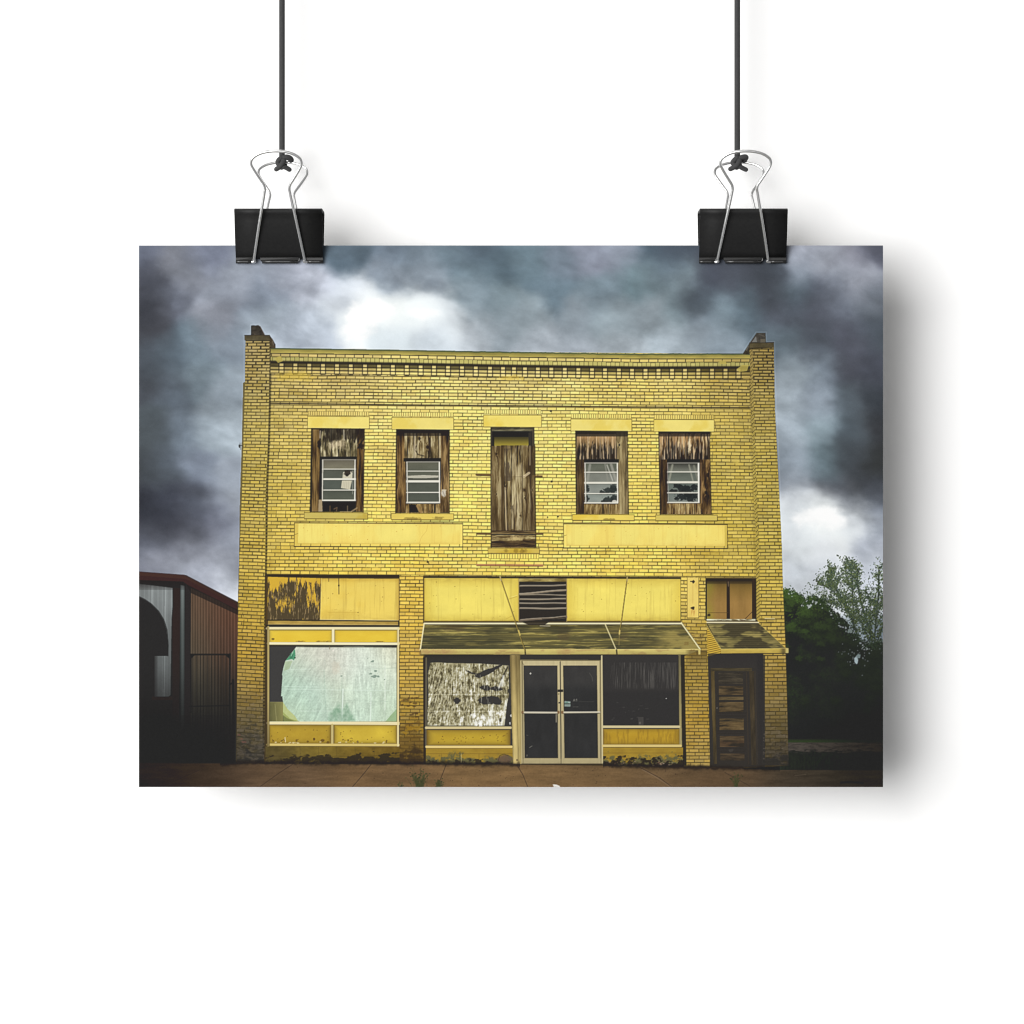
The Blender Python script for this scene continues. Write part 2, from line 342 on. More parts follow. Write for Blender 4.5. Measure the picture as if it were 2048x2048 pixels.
    n = 900; xs = r.uniform(1562, 1764, n); ys = np.interp(xs, _TX, _TY) + r.normal(1, 5.5, n); f = np.clip((1690 - xs) / 110, .1, 1)[:, None]
    dabs(xs, ys, r.uniform(.8, 2.3, n), (col((42,50,40)) * (1 - f) + col((66,88,42)) * f) * r.uniform(.75, 1.2, (n, 1)), 1.8, r.uniform(0, 3.1, n))
    for k in range(46):      # sky showing through the rim
        x = r.uniform(1572, 1735); y = np.interp(x, _TX, _TY) + r.uniform(1, 11); blob(x, y, r.uniform(.8,2.2), r.uniform(.8,2.0), (196,200,208) if x < 1670 else (150,158,164), .7, rag=1.2, seed=k)
    for k in range(44):      # chinks of sky low down in the crown
        x = r.normal(1714, 16) if k < 36 else r.normal(1752, 11); y = r.normal(1312 if k < 36 else 1288, 14)
        blob(x, y, r.uniform(.8,1.5), r.uniform(.8,1.7), (128,138,140), .5)
    blob(1712,1321,3.5,6.5,(168,186,192),.9,rag=1.0); blob(1717,1312,4,4,(140,158,162),.7,rag=1.2); blob(1700,1262,5,4,(176,190,196),.5,rag=1.4)
    reg('sparse_tree', '', [(1608,1215),(1625,1180),(1655,1140),(1680,1125),(1700,1112),(1722,1120),(1735,1150),(1742,1125),(1766,1115),(1766,1300),(1740,1304),(1722,1296),(1702,1266),(1674,1236),(1640,1206)])
    reg('leafy_tree', '', TREE_OUT)

def paint_right_ground():
    sl, m = rect(1560,1478,1766,1545); x = PX[sl]; y = PY[sl]
    n = fbm(x / 9, y / 2.2, 50, 4)
    b = mix(col((42,43,42)), col((52,66,40)), np.exp(-((y - 1483) / 4) ** 2) * np.clip((1740 - x) / 120, .25, 1))
    road = ss(1483.5, 1486.5, y) * (1 - ss(1498, 1508, y + (n - .5) * 12))
    b = mix(b, mix(col((84,77,70)), col((62,58,54)), np.clip((n - .35) * 2, 0, 1)) * (1 - .3 * np.clip((x - 1600) / 170, 0, 1))[..., None], road)
    grass = ss(1500, 1510, y + (n - .5) * 12)
    b = mix(b, mix(col((41,43,40)), col((45,50,42)), np.clip((fbm(x / 2.5, y / 7, 52, 3) - .3) * 2, 0, 1)), grass)
    put((sl, m), b)
    reg('gravel_road', '', R4(1560,1478,1766,1506)); reg('grass_verge', '', R4(1560,1503,1766,1541))

def paint_pavement():
    P = [(278,1526),(420,1527),(600,1528),(1020,1529),(1400,1534),(1560,1540),(1766,1541),(1766,1574),(278,1574)]
    sl, m = poly(P); x = PX[sl]; y = PY[sl]
    f = field([(280,1535,(48,42,39)),(280,1570,(58,48,43)),(420,1535,(56,45,40)),(420,1570,(78,60,48)),(560,1535,(82,64,50)),(560,1570,(98,76,58)),(760,1538,(98,76,56)),
               (760,1570,(106,80,56)),(1000,1540,(112,87,61)),(1000,1570,(112,85,58)),(1200,1538,(104,82,60)),(1200,1570,(106,80,54)),(1330,1536,(86,71,56)),(1330,1570,(98,73,50)),
               (1460,1540,(80,63,50)),(1460,1570,(84,64,46)),(1600,1545,(62,54,47)),(1600,1570,(62,53,46)),(1760,1545,(60,54,47)),(1760,1570,(54,48,44))], 60, x, y)
    n = 1 + (fbm(x / 40, y / 7, 60, 5) - .5) * .32 + (fbm(x / 3, y / 2, 61, 2) - .5) * .1
    put((sl, m), f * n[..., None] * col((1.12,1.14,1.08)))
    for p in [[(518,1575),(560,1545),(585,1529)],[(704,1575),(728,1547),(742,1529)],[(874,1575),(882,1556),(892,1530)],[(1056,1575),(1046,1550),(1034,1530)],
              [(1320,1556),(1290,1540),(1270,1530)],[(1345,1575),(1320,1556)],[(330,1572),(400,1540)],[(1500,1572),(1450,1545)]]:
        line(p, 1.3, (54,44,36), .75); line([(a + 1.5, b) for a, b in p], .8, (140,112,82), .25)
    line([(1284,1539),(1308,1552),(1342,1574)], 1.1, (150,128,106), .5)
    sl, m = seg([(1682,1565),(1700,1564),(1726,1566)], 4, 1); put((sl, m), col((40,37,36)), .85)
    line([(1590,1551),(1612,1549)], 1.2, (112,98,84), .5)
    r = np.random.default_rng(5)
    for k in range(60): blob(r.uniform(540,1500), r.uniform(1534,1572), r.uniform(.6,1.3), .7, (58,44,32), .6)
    # dark damp line where wall meets pavement
    sl, m = rect(440,1512,1560,1545); x = PX[sl]; y = PY[sl]
    ly = np.interp(x, [440,560,700,800,1040,1205,1360,1560],[1527,1525,1526,1526,1529,1530,1534,1538]) + (fbm(x / 9, y / 9, 66, 3) - .5) * 6
    keep = 1 - ((x > 1040) & (x < 1206)) * .8
    put((sl, m * np.exp(-((y - ly) / 4.5) ** 2) * keep), col((42,36,30)), .85)
    reg('pavement', '', P)
    # weeds at the sheet's lower edge
    for cx, w, h, n in [(838,20,30,120),(878,12,14,50),(1472,9,26,46),(802,8,8,16)]:
        for k in range(n):
            a = r.normal(0, .5); x0 = cx + r.normal(0, w * .25); L = abs(r.normal(h * .55, h * .3))
            line([(x0, 1575), (x0 + np.sin(a) * L * .6, 1575 - L)], .8, (64,68,42), .5)
            blob(x0 + np.sin(a) * L * .7, 1575 - L, r.uniform(.8,1.8), r.uniform(.8,1.4), col((70,74,46)) * r.uniform(.7,1.15), .75)
    reg('weed', '', [(808,1574),(816,1556),(832,1546),(846,1546),(856,1556),(862,1574)]); reg('weed', '', [(866,1574),(872,1562),(884,1560),(892,1574)]); reg('weed', '', [(1464,1574),(1466,1552),(1474,1546),(1480,1556),(1482,1574)])
    put(poly([(1105,1568.5),(1113,1569),(1120,1572),(1120,1575),(1108,1575)]), col((216,212,204)), .95); line([(1108,1570),(1117,1573)], 1, (250,248,244))
    reg('litter', '', [(1104,1568),(1114,1568),(1121,1572),(1121,1574),(1107,1574)])

def paint_shed():
    dk = col((43,42,42))
    put(poly([(278,1148),(370,1155),(480,1208),(480,1530),(278,1530)]), dk)
    # white ribbed front with the arched opening
    front = [(278,1168),(306,1171),(346,1176),(346,1200),(343,1240),(341,1390),(336,1394),(278,1394)]
    sl, m = poly(front); x = PX[sl]; y = PY[sl]
    rib = np.exp(-(((x - 303 + (y - 1170) * .012) % 27.0 - 1) / 1.6) ** 2) + .35 * np.exp(-(((x - 303) % 9.0 - 4) / 1.2) ** 2)
    L = np.interp(y, [1168,1200,1260,1330,1394],[150,152,128,112,98])
    b = (L * .93 * (.93 + .22 * rib) * np.interp(x, [278,300,346],[.92,1,1.0]))[..., None] * col((.96,1.0,1.0))
    put((sl, m), b * (1 + (fbm(x/20,y/30,70,3)-.5)*.12)[..., None])
    put(poly([(278,1194),(290,1200),(302,1208),(316,1222),(327,1240),(333,1260),(336,1290),(337,1312),(308,1312),(308,1396),(278,1396)]), dk)
    line([(278,1193),(290,1199),(303,1208),(317,1222),(328,1240),(334,1260),(336.5,1290),(336,1312)], 1.6, (34,33,33), .9)
    put(rect(304,1310,309,1395), dk); put(poly([(304,1393),(345,1393),(345,1400),(304,1400)]), col((50,42,40)))
    # shade over the strip's left edge
    grad(308,1290,318,1394,(43,42,42),.8,0,'x')
    # corner posts and downpipe
    grad(345,1176,362,1530,(58,42,41),1,1); put(rect(345,1176,362,1480), col((50,40,38)))
    grad(345,1260,362,1530,(43,42,42),0,1)
    sl, m = poly([(361,1170),(370,1172),(370,1530),(357,1530)]); y = PY[sl]; x = PX[sl]
    t = np.interp(y, [1170,1250,1400,1500,1530],[108,82,60,46,43]); put((sl, m), (t * (.8 + .35 * np.sin((x - 361) / 8 * 3.1)))[..., None] * col((.93,1.0,.99)))
    put(rect(369,1172,382,1530), col((46,43,43)))
    # long side wall of ribbed sheet
    sl, m = poly([(382,1176),(480,1222),(480,1530),(380,1530)]); x = PX[sl]; y = PY[sl]
    f = field([(385,1195,(112,86,70)),(385,1260,(112,92,76)),(430,1220,(112,76,62)),(475,1240,(122,78,62)),(430,1290,(98,72,60)),(475,1300,(100,66,56)),(385,1320,(96,84,72)),
               (400,1380,(84,76,66)),(450,1380,(72,60,52)),(475,1360,(74,56,50)),(400,1430,(58,54,50)),(460,1440,(50,46,44)),(400,1500,(42,42,41)),(470,1500,(41,40,40))], 34, x, y)
    ph = (x - 382) / (98) ; ribs = np.sin(2 * np.pi * 17 * (np.clip(ph,0,2) ** .92))
    put((sl, m), f * col((.82,.87,.85)) * (1 + .13 * ribs + (fbm(x/5,y/40,72,3)-.5)*.14)[..., None])
    # eaves: dark red fascia
    grad(278,1158,372,1180,(40,36,36),.95,.2)
    put(poly([(278,1143.5),(369,1150),(372,1150),(480,1206.5),(480,1225),(440,1203),(378,1172),(366,1163),(278,1160)]), col((62,41,40)))
    sl, m = poly([(278,1143.5),(369,1150),(480,1206.5),(480,1213),(372,1158),(278,1151)]); x = PX[sl]
    put((sl, m), mix(col((72,49,42)), col((60,44,38)), np.clip((x - 370) / 100, 0, 1)), .8)
    line([(278,1143.5),(369,1150),(480,1206.5)], 1.2, (62,36,36), .8)
    sl, m = poly([(372,1168),(480,1222),(480,1232),(382,1186)]); put((sl, m), col((40,36,35)), .75)
    # gate
    for p, w in [([(381,1309),(460,1309)],3.4),([(460,1308),(459,1420)],3.4),([(382,1309),(382,1425)],3),([(379,1413),(460,1411)],2.8),([(466,1360),(468,1520)],5),([(459,1370),(467,1364)],3)]:
        line(p, w, (38,36,36), .95)
    for k in range(11): line([(386 + k * 7.3, 1311), (386 + k * 7.2, 1500)], 1.4, (40,38,37), .75)
    put(poly([(382,1310),(390,1310),(382,1318)]), col((38,36,36))); put(poly([(459,1310),(450,1310),(459,1318)]), col((38,36,36)))
    grad(278,1330,480,1530,(41,40,40),0,1); grad(278,1430,480,1530,(41,40,40),.3,.9)
    reg('metal_shed', '', [(278,1143),(369,1149.5),(480,1206),(480,1530),(278,1528)])
    reg('roof', 'metal_shed', [(278,1143),(369,1149.5),(480,1206),(480,1225),(440,1203),(378,1172),(366,1163),(278,1160)])
    reg('gate', 'metal_shed', [(380,1307),(471,1307),(471,1526),(380,1526)])
    reg('archway', 'metal_shed', [(278,1194),(290,1200),(302,1208),(316,1222),(327,1240),(333,1260),(336,1290),(337,1312),(308,1312),(308,1396),(278,1396)])
BUILD = [(502,652),(517,650.5),(521,654),(529,670),(539,670),(550,690),(551,696.5),(640,697.5),(780,699.5),(918,702),(1023,704),(1140,705.5),(1280,707.5),(1486,707),(1499,687),(1513,666.5),(1531,666),
         (1531.5,685),(1547.5,685),(1547,740),(1550,822),(1554,900),(1559,1000),(1563,1080),(1566,1180),(1570,1270),(1572,1295),(1577,1296),(1577,1307),(1572,1309),(1574,1400),(1577,1531),
         (1480,1537),(1360,1535),(1040,1530),(800,1527),(560,1527),(472,1524),(473,1400),(475,1300),(476,1200),(478,1130),(480,1000),(482,940),(484,880),(485.5,810),(486.5,766),(490,764),(491,681),(489,680),(489,670),(502,670)]
WALLQ = [(543,698),(1499.5,707.5),(1513,1153.5),(531,1148.5)]

def pil_l(y): return np.interp(y, [680,764,830,980,1100,1200,1300,1530],[491,490,488,484,479,476.5,475,473])
def pil_r(y): return np.interp(y, [680,800,880,980,1138,1244,1380,1480,1530],[539,538,536,531.5,530,528,526,525,524])

def soldier(x0, x1, y0, y1, n, dy=0):
    q = [(x0,y0),(x1,y0+dy),(x1,y1+dy),(x0,y1)]
    sl, m = poly(q); x = PX[sl]; y = PY[sl]; f = (x - x0) / (x1 - x0) * n; fu = f - np.floor(f); px = (x1 - x0) / n
    d = np.minimum(fu, 1 - fu) * px; yy = y - (x - x0) / (x1 - x0) * dy; dv = np.minimum(yy - y0, y1 - yy)
    base = YELF[sl] * (.97 + .09 * _T[(np.floor(f).astype(int) * 13) & 255, 5])[..., None]
    mm = np.maximum(np.clip(.95 - d, 0, 1) * .8, np.clip(1.0 - dv, 0, 1) * .8)
    put((sl, m), mix(base, col((78,66,30)), mm))

def stone(x0, y0, x1, y1, dy, c, seed, sill=False):
    q = [(x0,y0),(x1,y0+dy),(x1,y1+dy),(x0,y1)]
    plain(poly(q), c, .035, 26, seed, blot=(c[0]-12, c[1]-22, c[2]-42), blot_a=.55, blot_t=(.5,.72))
    line([(x0,y1-.5),(x1,y1-.5+dy)], 1, (250,232,150) if not sill else (150,128,56), .35 if not sill else .4)
    line([(x0,y0),(x1,y0+dy)], 1.2, (96,80,34), .7); line([(x0,y0),(x0,y1)], 1, (110,92,40), .6); line([(x1,y0+dy),(x1,y1+dy)], 1.1, (96,80,34), .75)
    line([(x0,y1+.8),(x1,y1+.8+dy)], 1.3, (66,54,26), .85 if sill else .3)
    return q

GREY = [(58,46,32),(128,106,72),(206,186,148)]
BRN = [(44,33,23),(104,76,46),(176,140,92)]
FRAME = (222,219,204)

def sash(x0, x1, ys, thick, pane_cols, vent=True, slant=-2):
    """white sash window: ys = tops of rails"""
    top, bot = ys[0], ys[-1]
    q = [(x0,top),(x1,top),(x1+slant*.3,bot+2.5),(x0+slant*.3,bot+2.5)]
    for k in range(4):
        sl, m = rect(x0+1, ys[k], x1-1, ys[k+1]+1); y = PY[sl]; x = PX[sl]
        c = mix(col(pane_cols[k][0]), col(pane_cols[k][1]), np.clip((y - ys[k]) / (ys[k+1] - ys[k]), 0, 1))
        put((sl, m), c * (1 + (fbm(x/18,y/9,int(x0)%50,3)-.5)*.12)[..., None])
    return q

def rails(x0, x1, ys, th, lw=2.3, rw=2.6, slant=0):
    for k, y in enumerate(ys):
        c = FRAME if k else (176,172,158)
        put(poly([(x0 - .5,y-th[k]/2),(x1 + .5,y-th[k]/2),(x1 + .5,y+th[k]/2),(x0 - .5,y+th[k]/2)]), col(c))
        line([(x0+2,y+th[k]/2+.5),(x1-2,y+th[k]/2+.5)], .9, (60,58,52), .5)
    a, b = ys[0], ys[-1]
    put(poly([(x0,a),(x0+lw,a),(x0+lw+slant,b),(x0+slant,b)]), col((214,210,195))); put(poly([(x1-rw,a),(x1,a),(x1+slant*.5,b),(x1-rw+slant*.5,b)]), col((228,225,212)))
    line([(x1+.7,a),(x1+.7+slant*.5,b)], .9, (52,42,32), .5); line([(x0+lw+.4,a),(x0+lw+.4+slant,b)], .7, (60,58,52), .5)

def paint_upper():
    global YELF
    YELF = field(YEL, 52, PX, PY, 3)
    n = fbm(PX / 70, PY / 50, 80, 3); YELF = YELF * (1 + (n - .5) * .07)[..., None] * col((1.025, 1.018, 1.055)) * (1 - .06 * np.clip(np.abs(PX - 1024) / 520, 0, 1.1) ** 3)[..., None]
    # halo that the print's sharpening left round the roofline
    for o, a in ((1.0, .5),): line([(478 - o,1130),(484 - o,880),(486 - o,764 - o),(489 - o,766 - o),(489 - o,669 - o),(501 - o,669 - o),(502 - o,650 - o),(519,649 - o),(531 + o,669 - o),(540,669 - o),(552 + o,695 - o),(780,698.5 - o),(1023,703 - o),(1280,706.5 - o),(1485,705 - o),(1498,685 - o),(1512,665 - o),(1532 + o,665 - o),(1532 + o,684 - o),(1548.5 + o,684 - o),(1549 + o,740),(1556 + o,900),(1565 + o,1080),(1568 + o,1180)], 1.2, (222,230,238), a * .35)
    put(poly(BUILD), col((74,63,40)))
    reg('brick_building', '', BUILD)
    # main wall
    bricks(poly([(541,700),(1503,708),(1516,1156),(528,1151)]), WALLQ, 66, 51.4, a=.026, seed=1)
    # upper zone has stronger, darker joints
    sl, m = rect(541,748,1503,818); x = PX[sl]
    bricks((sl, m * (1 - ss(800, 816, PY[sl])) * .75), WALLQ, 66, 51.4, a=.026, seed=1, th=1.7, tv=1.4, mort=(56,48,30))
    sl, m = rect(620,950,1460,1150); 
    # returns of the two pillars
    for y0, y1 in ((690,1530),):
        pts = [(float(pil_r(y)), y) for y in range(690,1531,30)]; pts2 = [(float(pil_r(y)) + 4.2, y) for y in range(690,1531,30)]
        sl, m = poly(pts + pts2[::-1]); y = PY[sl]; st = np.abs(((y / 6.75) % 1) - .5) * 2
        put((sl, m), mix(YELF[sl] * .62, col((58,49,28)), ss(.5,.8,st)))
    LP = [(float(pil_l(y)), y) for y in range(680,1531,25)] + [(float(pil_r(y)), y) for y in range(1530,679,-25)]
    bricks(poly(LP), [(491,680),(539,680),(525,1530),(473,1526)], 123, 2.62, a=.035, seed=2, th=1.5, tv=1.3, headers=False, off=.2, gain=.99)
    sl, m = rect(488,681,541,830); bricks((sl, m * poly(LP)[1][:0].size if False else m * (1 - ss(760, 826, PY[sl])) * ((PX[sl] > pil_l(PY[sl])) & (PX[sl] < pil_r(PY[sl])))), [(491,680),(539,680),(525,1530),(473,1526)], 123, 2.62, a=.035, seed=2, th=2.1, tv=2.2, headers=False, off=.2, mort=(58,50,34), vstr=1, gain=.95)
    # ragged side strip left of the pillar
    sl, m = poly([(486.5,766),(490,764),(488,830),(484,980),(479,1100),(476.5,1200),(476,1200),(478,1130),(480,1000),(482,940),(484,880),(485.5,810)]); put((sl, m), col((116,104,62)), .9)
    # right pillar
    RQ = [(1499,685),(1547,685),(1577,1531),(1512,1531)]
    RP = [(1499,690),(1499,693),(1503,700),(1547.5,692),(1550,822),(1554,900),(1559,1000),(1563,1080),(1566,1180),(1570,1270),(1574,1400),(1577,1531),(1530,1531),(1526,1310),(1515,1240),(1516,1155),(1512,1080),(1507,980),(1504,870),(1500,780)]
    bricks(poly(RP), [(1499,680),(1547,680),(1577,1531),(1524,1531)], 124, 2.6, a=.035, seed=5, th=1.45, tv=1.25, headers=False, off=.6, gain=.99)
    sl, m = rect(1499,690,1549,830); m2 = m * (1 - ss(740, 826, PY[sl])) * (PX[sl] > 1499) * (PX[sl] < np.interp(PY[sl], [690,822],[1547.3,1550]))
    bricks((sl, m2), [(1499,680),(1547,680),(1577,1531),(1524,1531)], 124, 2.6, a=.035, seed=5, th=2.0, tv=1.9, headers=False, off=.6, mort=(58,50,32), vstr=1, gain=.95)
    # slanting courses on its return
    sl, m = poly([(1499,700),(1505,700),(1509,860),(1517,1080),(1521,1240),(1513,1240),(1512,1080),(1505,860)]); x = PX[sl]; y = PY[sl]
    st = ((y + (x - 1500 - (y - 700) * .028) * .85) / np.interp(y, [700,1150],[6.4,7.1])) % 1; st = np.minimum(st, 1 - st)
    put((sl, m), mix(YELF[sl] * .86, col((70,60,28)), np.clip(1.1 - st * 6.5, 0, 1) * .85))
    put(poly([(1496,705),(1500,705),(1513,1153),(1508.5,1153)]), col((60,50,24)), .14)
    # parapet: coping, brick row, rowlock band, shadow line, corbels
    def edge(x): return np.interp(x, [541,640,780,918,1023,1140,1280,1486,1500],[696,697.5,699.5,702,704,705.5,707.5,707,707])
    sl, m = rect(541,690,1500,760); x = PX[sl]; y = PY[sl]; e = edge(x); d = y - e; dr = d - (fbm(x/9,y*0,82,4)-.5)*2.6*(x>900)
    w = np.interp(x, [541,1023,1500],[1,1,1.0])
    k = d / np.interp(x, [541,1500],[1.0,.97])
    cop = mix(col((128,120,62)), col((176,160,80)), np.clip(d / 8, 0, 1)) * (.88 + .24 * fbm(x/22, y/6, 83, 4))[..., None]
    cop = mix(cop, col((66,84,62)), (1 - ss(1.0, 3.6, dr)) * .8)
    put((sl, m * np.clip(dr + .5, 0, 1) * (d < 11)), cop)
    # one row of bricks under it
    u = (x - 543) / 18.4 ; fu = u - np.floor(u); jd = np.minimum(fu, 1-fu) * 18.4
    rowm = (d >= 9.6) & (d < 18)
    rb = YELF[sl] * (.95 + .12 * _T[(np.floor(u).astype(int)*7) & 255, 9])[..., None]
    jm = np.maximum(np.clip(1.25 - jd, 0, 1), np.maximum(np.clip(1.7 - np.abs(d - 10.1), 0, 1), np.clip(1.4 - np.abs(d - 17.4), 0, 1)))
    put((sl, m * rowm), mix(rb, col((58,50,30)), jm * .9))
    u = (x - 545) / 8.9; fu = u - np.floor(u); jd = np.minimum(fu, 1-fu) * 8.9; rag = _T[(np.floor(u).astype(int)*11) & 255, 3]
    rk = mix(col((194,184,104)), col((214,202,120)), rag) * (.8 + .2 * np.clip(d - 17 - rag * 2, 0, 1))[..., None] * np.interp(x, [541,700,1300,1500],[.86,1,1,.86])[..., None]
    put((sl, m * (d >= 17.2) * (d < 26)), mix(rk, col((66,58,32)), np.maximum(np.clip(.95 - jd, 0, 1) * .8, np.clip(1.6 - (d - 17), 0, 1) * rag * .8)))
    put((sl, m * np.clip(1 - np.abs(d - 28) / 3.2 + .35, 0, 1)), col((44,40,30)), .95)
    cz = (d >= 29.2) & (d < 50.5); rr = (d - 29.6) / 6.9; rf = rr - np.floor(rr); rd = np.minimum(rf, 1-rf) * 6.9
    pos = np.array([563,590.7,618.5,646,674,701.6,730,758,785.8,813.6,841.3,868,896,924,951.6,980,1006,1028,1050,1075.7,1102.6,1129.6,1156.7,1184,1210,1237.8,1264,1291,1317,1344,1370,1396.7,1424,1451,1477])
    dist = np.min(np.abs(x[..., None] - pos), -1)
    inb = YELF[sl] * np.where(rr < 1, .44, np.where(rr < 2, .84, 1.0))[..., None]; inb = inb * (.9 + .2 * fbm(x/9, y/3, 84, 3))[..., None]
    inb = mix(inb, col((54,47,30)), np.clip(1.7 - rd, 0, 1) * np.interp(rr, [0,3],[.95,.75]))
    put((sl, m * cz), inb)
    blk = mix(YELF[sl] * 1.03, col((228,208,140)), .35) * np.interp(rr, [0,1,3],[.86,1,1])[..., None]
    blk = mix(blk, col((56,48,30)), np.clip(1.55 - rd, 0, 1) * .92)
    put((sl, m * cz * np.clip(4.3 - dist, 0, 1)), blk)
    put((sl, m * (d >= 29) * (d < 51) * np.exp(-((dist - 5.2) / 1.0) ** 2)), col((48,42,30)), np.float32(.8))
    put((sl, m * np.exp(-((d - 51) / 1.1) ** 2) * np.clip(5 - dist, 0, 1)), col((56,48,28)), .85)
    # patched bits of mortar near the ends
    for p in [[(548,716),(562,712),(566,722),(556,726)],[(1438,722),(1450,720),(1454,728),(1440,728)],[(1474,738),(1484,730),(1498,730),(1494,742),(1478,744)]]: put(poly(p), col((190,172,84)), .8)
    blob(590,752,34,9,(228,196,70),.5,rag=1.2,hard=.8); blob(1024,756,22,4,(222,190,80),.55,rag=1.6)
    line([(1018,755),(1032,750)], 3, (206,178,84), .7)
    # piers tops
    q = [(489,670),(539,670),(543,676),(542,682),(492,682),(489,679)]
    plain(poly(q), (84,76,56), .25, 12, 85, blot=(58,52,42)); line([(492,681.5),(540,681.5)], 1.6, (44,38,30), .85); line([(489,670.5),(539,670.5)], 1.4, (62,54,42), .8)
    plain(poly([(502,651.5),(505,650.5),(511,651),(517,650.5),(521,654),(529,670),(502,670)]), (60,55,49), .35, 5, 86, blot=(90,80,66)); line([(520,653),(529,670)], 2, (84,68,52), .6)
    plain(poly([(539,671),(545,678),(551,689),(551,697),(541,697)]), (72,62,46), .3, 6, 87); line([(545,682),(547,690)], 2, (120,112,100), .6)
    line([(541.3,690),(537.5,880),(531.5,1148)], 1.6, (60,50,28), .55)
    q = [(1499,686),(1547.5,685),(1547.5,695),(1499,697)]
    plain(poly(q), (86,77,54), .25, 12, 88, blot=(70,60,42)); line([(1499,686),(1547.5,685)], 1.6, (56,50,40), .8); line([(1499,696.5),(1547.5,694.5)], 1.4, (50,44,30), .8)
    plain(poly([(1502,685.5),(1513,666.5),(1531,666),(1531.5,685.5)]), (72,68,62), .3, 5, 89); put(poly([(1504,684),(1512,672),(1514,684)]), col((128,128,124)), .8); put(poly([(1521,678),(1530,678),(1530,685),(1521,685)]), col((104,98,84)), .8); line([(1517,668),(1529,673)], 2, (92,88,80), .7)
    plain(poly([(1486,707.5),(1499,687),(1499,709),(1487,709)]), (62,57,46), .3, 5, 90); line([(1493,700),(1497,692)], 3, (106,104,96), .7)
    reg('pier_cap', 'brick_building', [(489,682),(489,670),(502,670),(502,652),(517,650.5),(521,654),(529,670),(539,670),(550,690),(551,697),(541,697),(541,682)], label='dark stone cap with a broken stump on the left pier')
    reg('pier_cap', 'brick_building', [(1487,708),(1499,687),(1513,666.5),(1531,666),(1531.5,685),(1547.5,685),(1547.5,696),(1500,697),(1499,709)], label='dark stone cap with a sloping stump on the right pier')
    reg('cornice', 'brick_building', [(541,697),(551,696.5),(640,697.5),(780,699.5),(918,702),(1023,704),(1140,705.5),(1280,707.5),(1486,707),(1499,709),(1499,759),(1023,756),(541,748)])
    # string course: shadow line
    for o, w, c, a in ((0,2.4,(54,46,26),.85),(-4,.9,(70,60,28),.0)): line([(540,806.5),(779,809.5),(1023,811.5),(1280,814),(1500,815.5)], w, c, a)
    # stains: paint fills joints here and there
    r = np.random.default_rng(21)
    for k in range(40):
        x0 = r.uniform(560,1490); y0 = r.uniform(760,1145); blob(x0, y0, r.uniform(5,16), r.uniform(1.5,4), YELF[int(y0-SY0), int(x0-SX0)] * r.uniform(.96,1.06), .55, rag=1.4, hard=.9, seed=k)
    # ---- lintels, soldier courses
    for (x0,x1,ya,yb,n,yl0,yl1,dy,seed) in [(615.3,738.6,822,831,27,832.5,855.6,1.0,1),(783.7,907.3,824.3,833,27,834.8,858.4,.6,2),(967,1083,819,828,25,830,853.3,.5,3),(1141.7,1263.7,827.5,836.5,27,838,861.6,.7,4),(1307.8,1428.4,829.3,838.3,26,839.2,862.8,.5,5)]:
        soldier(x0+1,x1-1,ya,yb,n,dy)
        q = stone(x0,yl0,x1,yl1,dy,(240,221,121) if n!=25 else (242,221,113),seed)
        reg('lintel','brick_building',q)
    # ---- window 1
    def opening(q): put(poly(q), col((48,38,28)))
    W1=[(623,857),(729,858),(726.7,1024.5),(620.5,1024.5)]; opening(W1)
    wood(poly([(625.5,859),(640,859),(638,1023),(623.5,1023)]), [(66,48,30),(132,100,60),(168,132,84)], 31, 3, 60)
    wood(poly([(715,859),(728,859),(725.5,1023),(712,1023)]), [(52,38,25),(112,82,48),(160,124,80)], 32, 3, 50)
    wood(poly([(640.5,858.5),(714.5,858.5),(714,913.5),(641,913.5)]), [(62,54,38),(126,110,80),(222,202,164)], 33, 2.4, 22, seams=[651.5,662.5,676,688.5,700], con=1.15)
    sl,m = rect(641,858,729,900); x=PX[sl]; y=PY[sl]; put((sl, m*ss(.42,.6,fbm(x/4,y/16,34,3)+ (876-y)/60)), col((44,38,32)), .8)
    blob(668,890,10,7,(228,208,172),.5,rag=1.2,hard=.9); blob(684,889,7,9,(216,196,160),.5,rag=1.3,hard=.9)
    blob(638.5,888,3.5,9,(40,31,24),.85,rag=.8); blob(722,893,6,5,(40,31,24),.8,rag=1); line([(727,878),(716,896)],3,(40,31,24),.8); line([(640.5,862),(640,876)],2,(214,196,164),.7); line([(687.5,860),(688,880)],2.4,(190,180,150),.8)
    put(poly([(639,913.5),(714,913.5),(714,918.5),(646,918.5),(645,1000),(638.5,1000)]), col((42,37,32)))
    q=sash(644,711.5,[919,938.5,958,980,1000.5],None,[((104,98,84),(126,122,102)),((86,88,78),(88,92,82)),((82,88,80),(88,94,86)),((80,84,74),(90,94,82))])
    put(poly([(686,944),(705,942),(704,957),(685,957)]), col((206,200,176))); put(poly([(684,961),(704,961),(700,979),(682,976)]), col((204,198,172)))
    for k in range(5): line([(687+k*3.6,958),(685.5+k*3.6,977)], .8, (160,154,130), .6); line([(688+k*3.4,946),(687+k*3.4,957)], .8, (166,160,136), .6)
    blob(695,945,8,5,(56,50,44),.95,rag=1.2); blob(694,950,3,3,(48,44,38),.95); line([(706,942),(705,988)],.9,(222,219,204),.7)
    rails(644.5,711.5,[919.5,938.3,958.2,980.2,1000.5],[1.6,2.2,3.6,2.2,3.0],slant=-1)
    put(rect(645,1002.5,711,1023.5), col((40,33,28))); put(poly([(637.5,999.5),(644,999.5),(645,1023),(636.5,1023)]), col((166,146,112)))
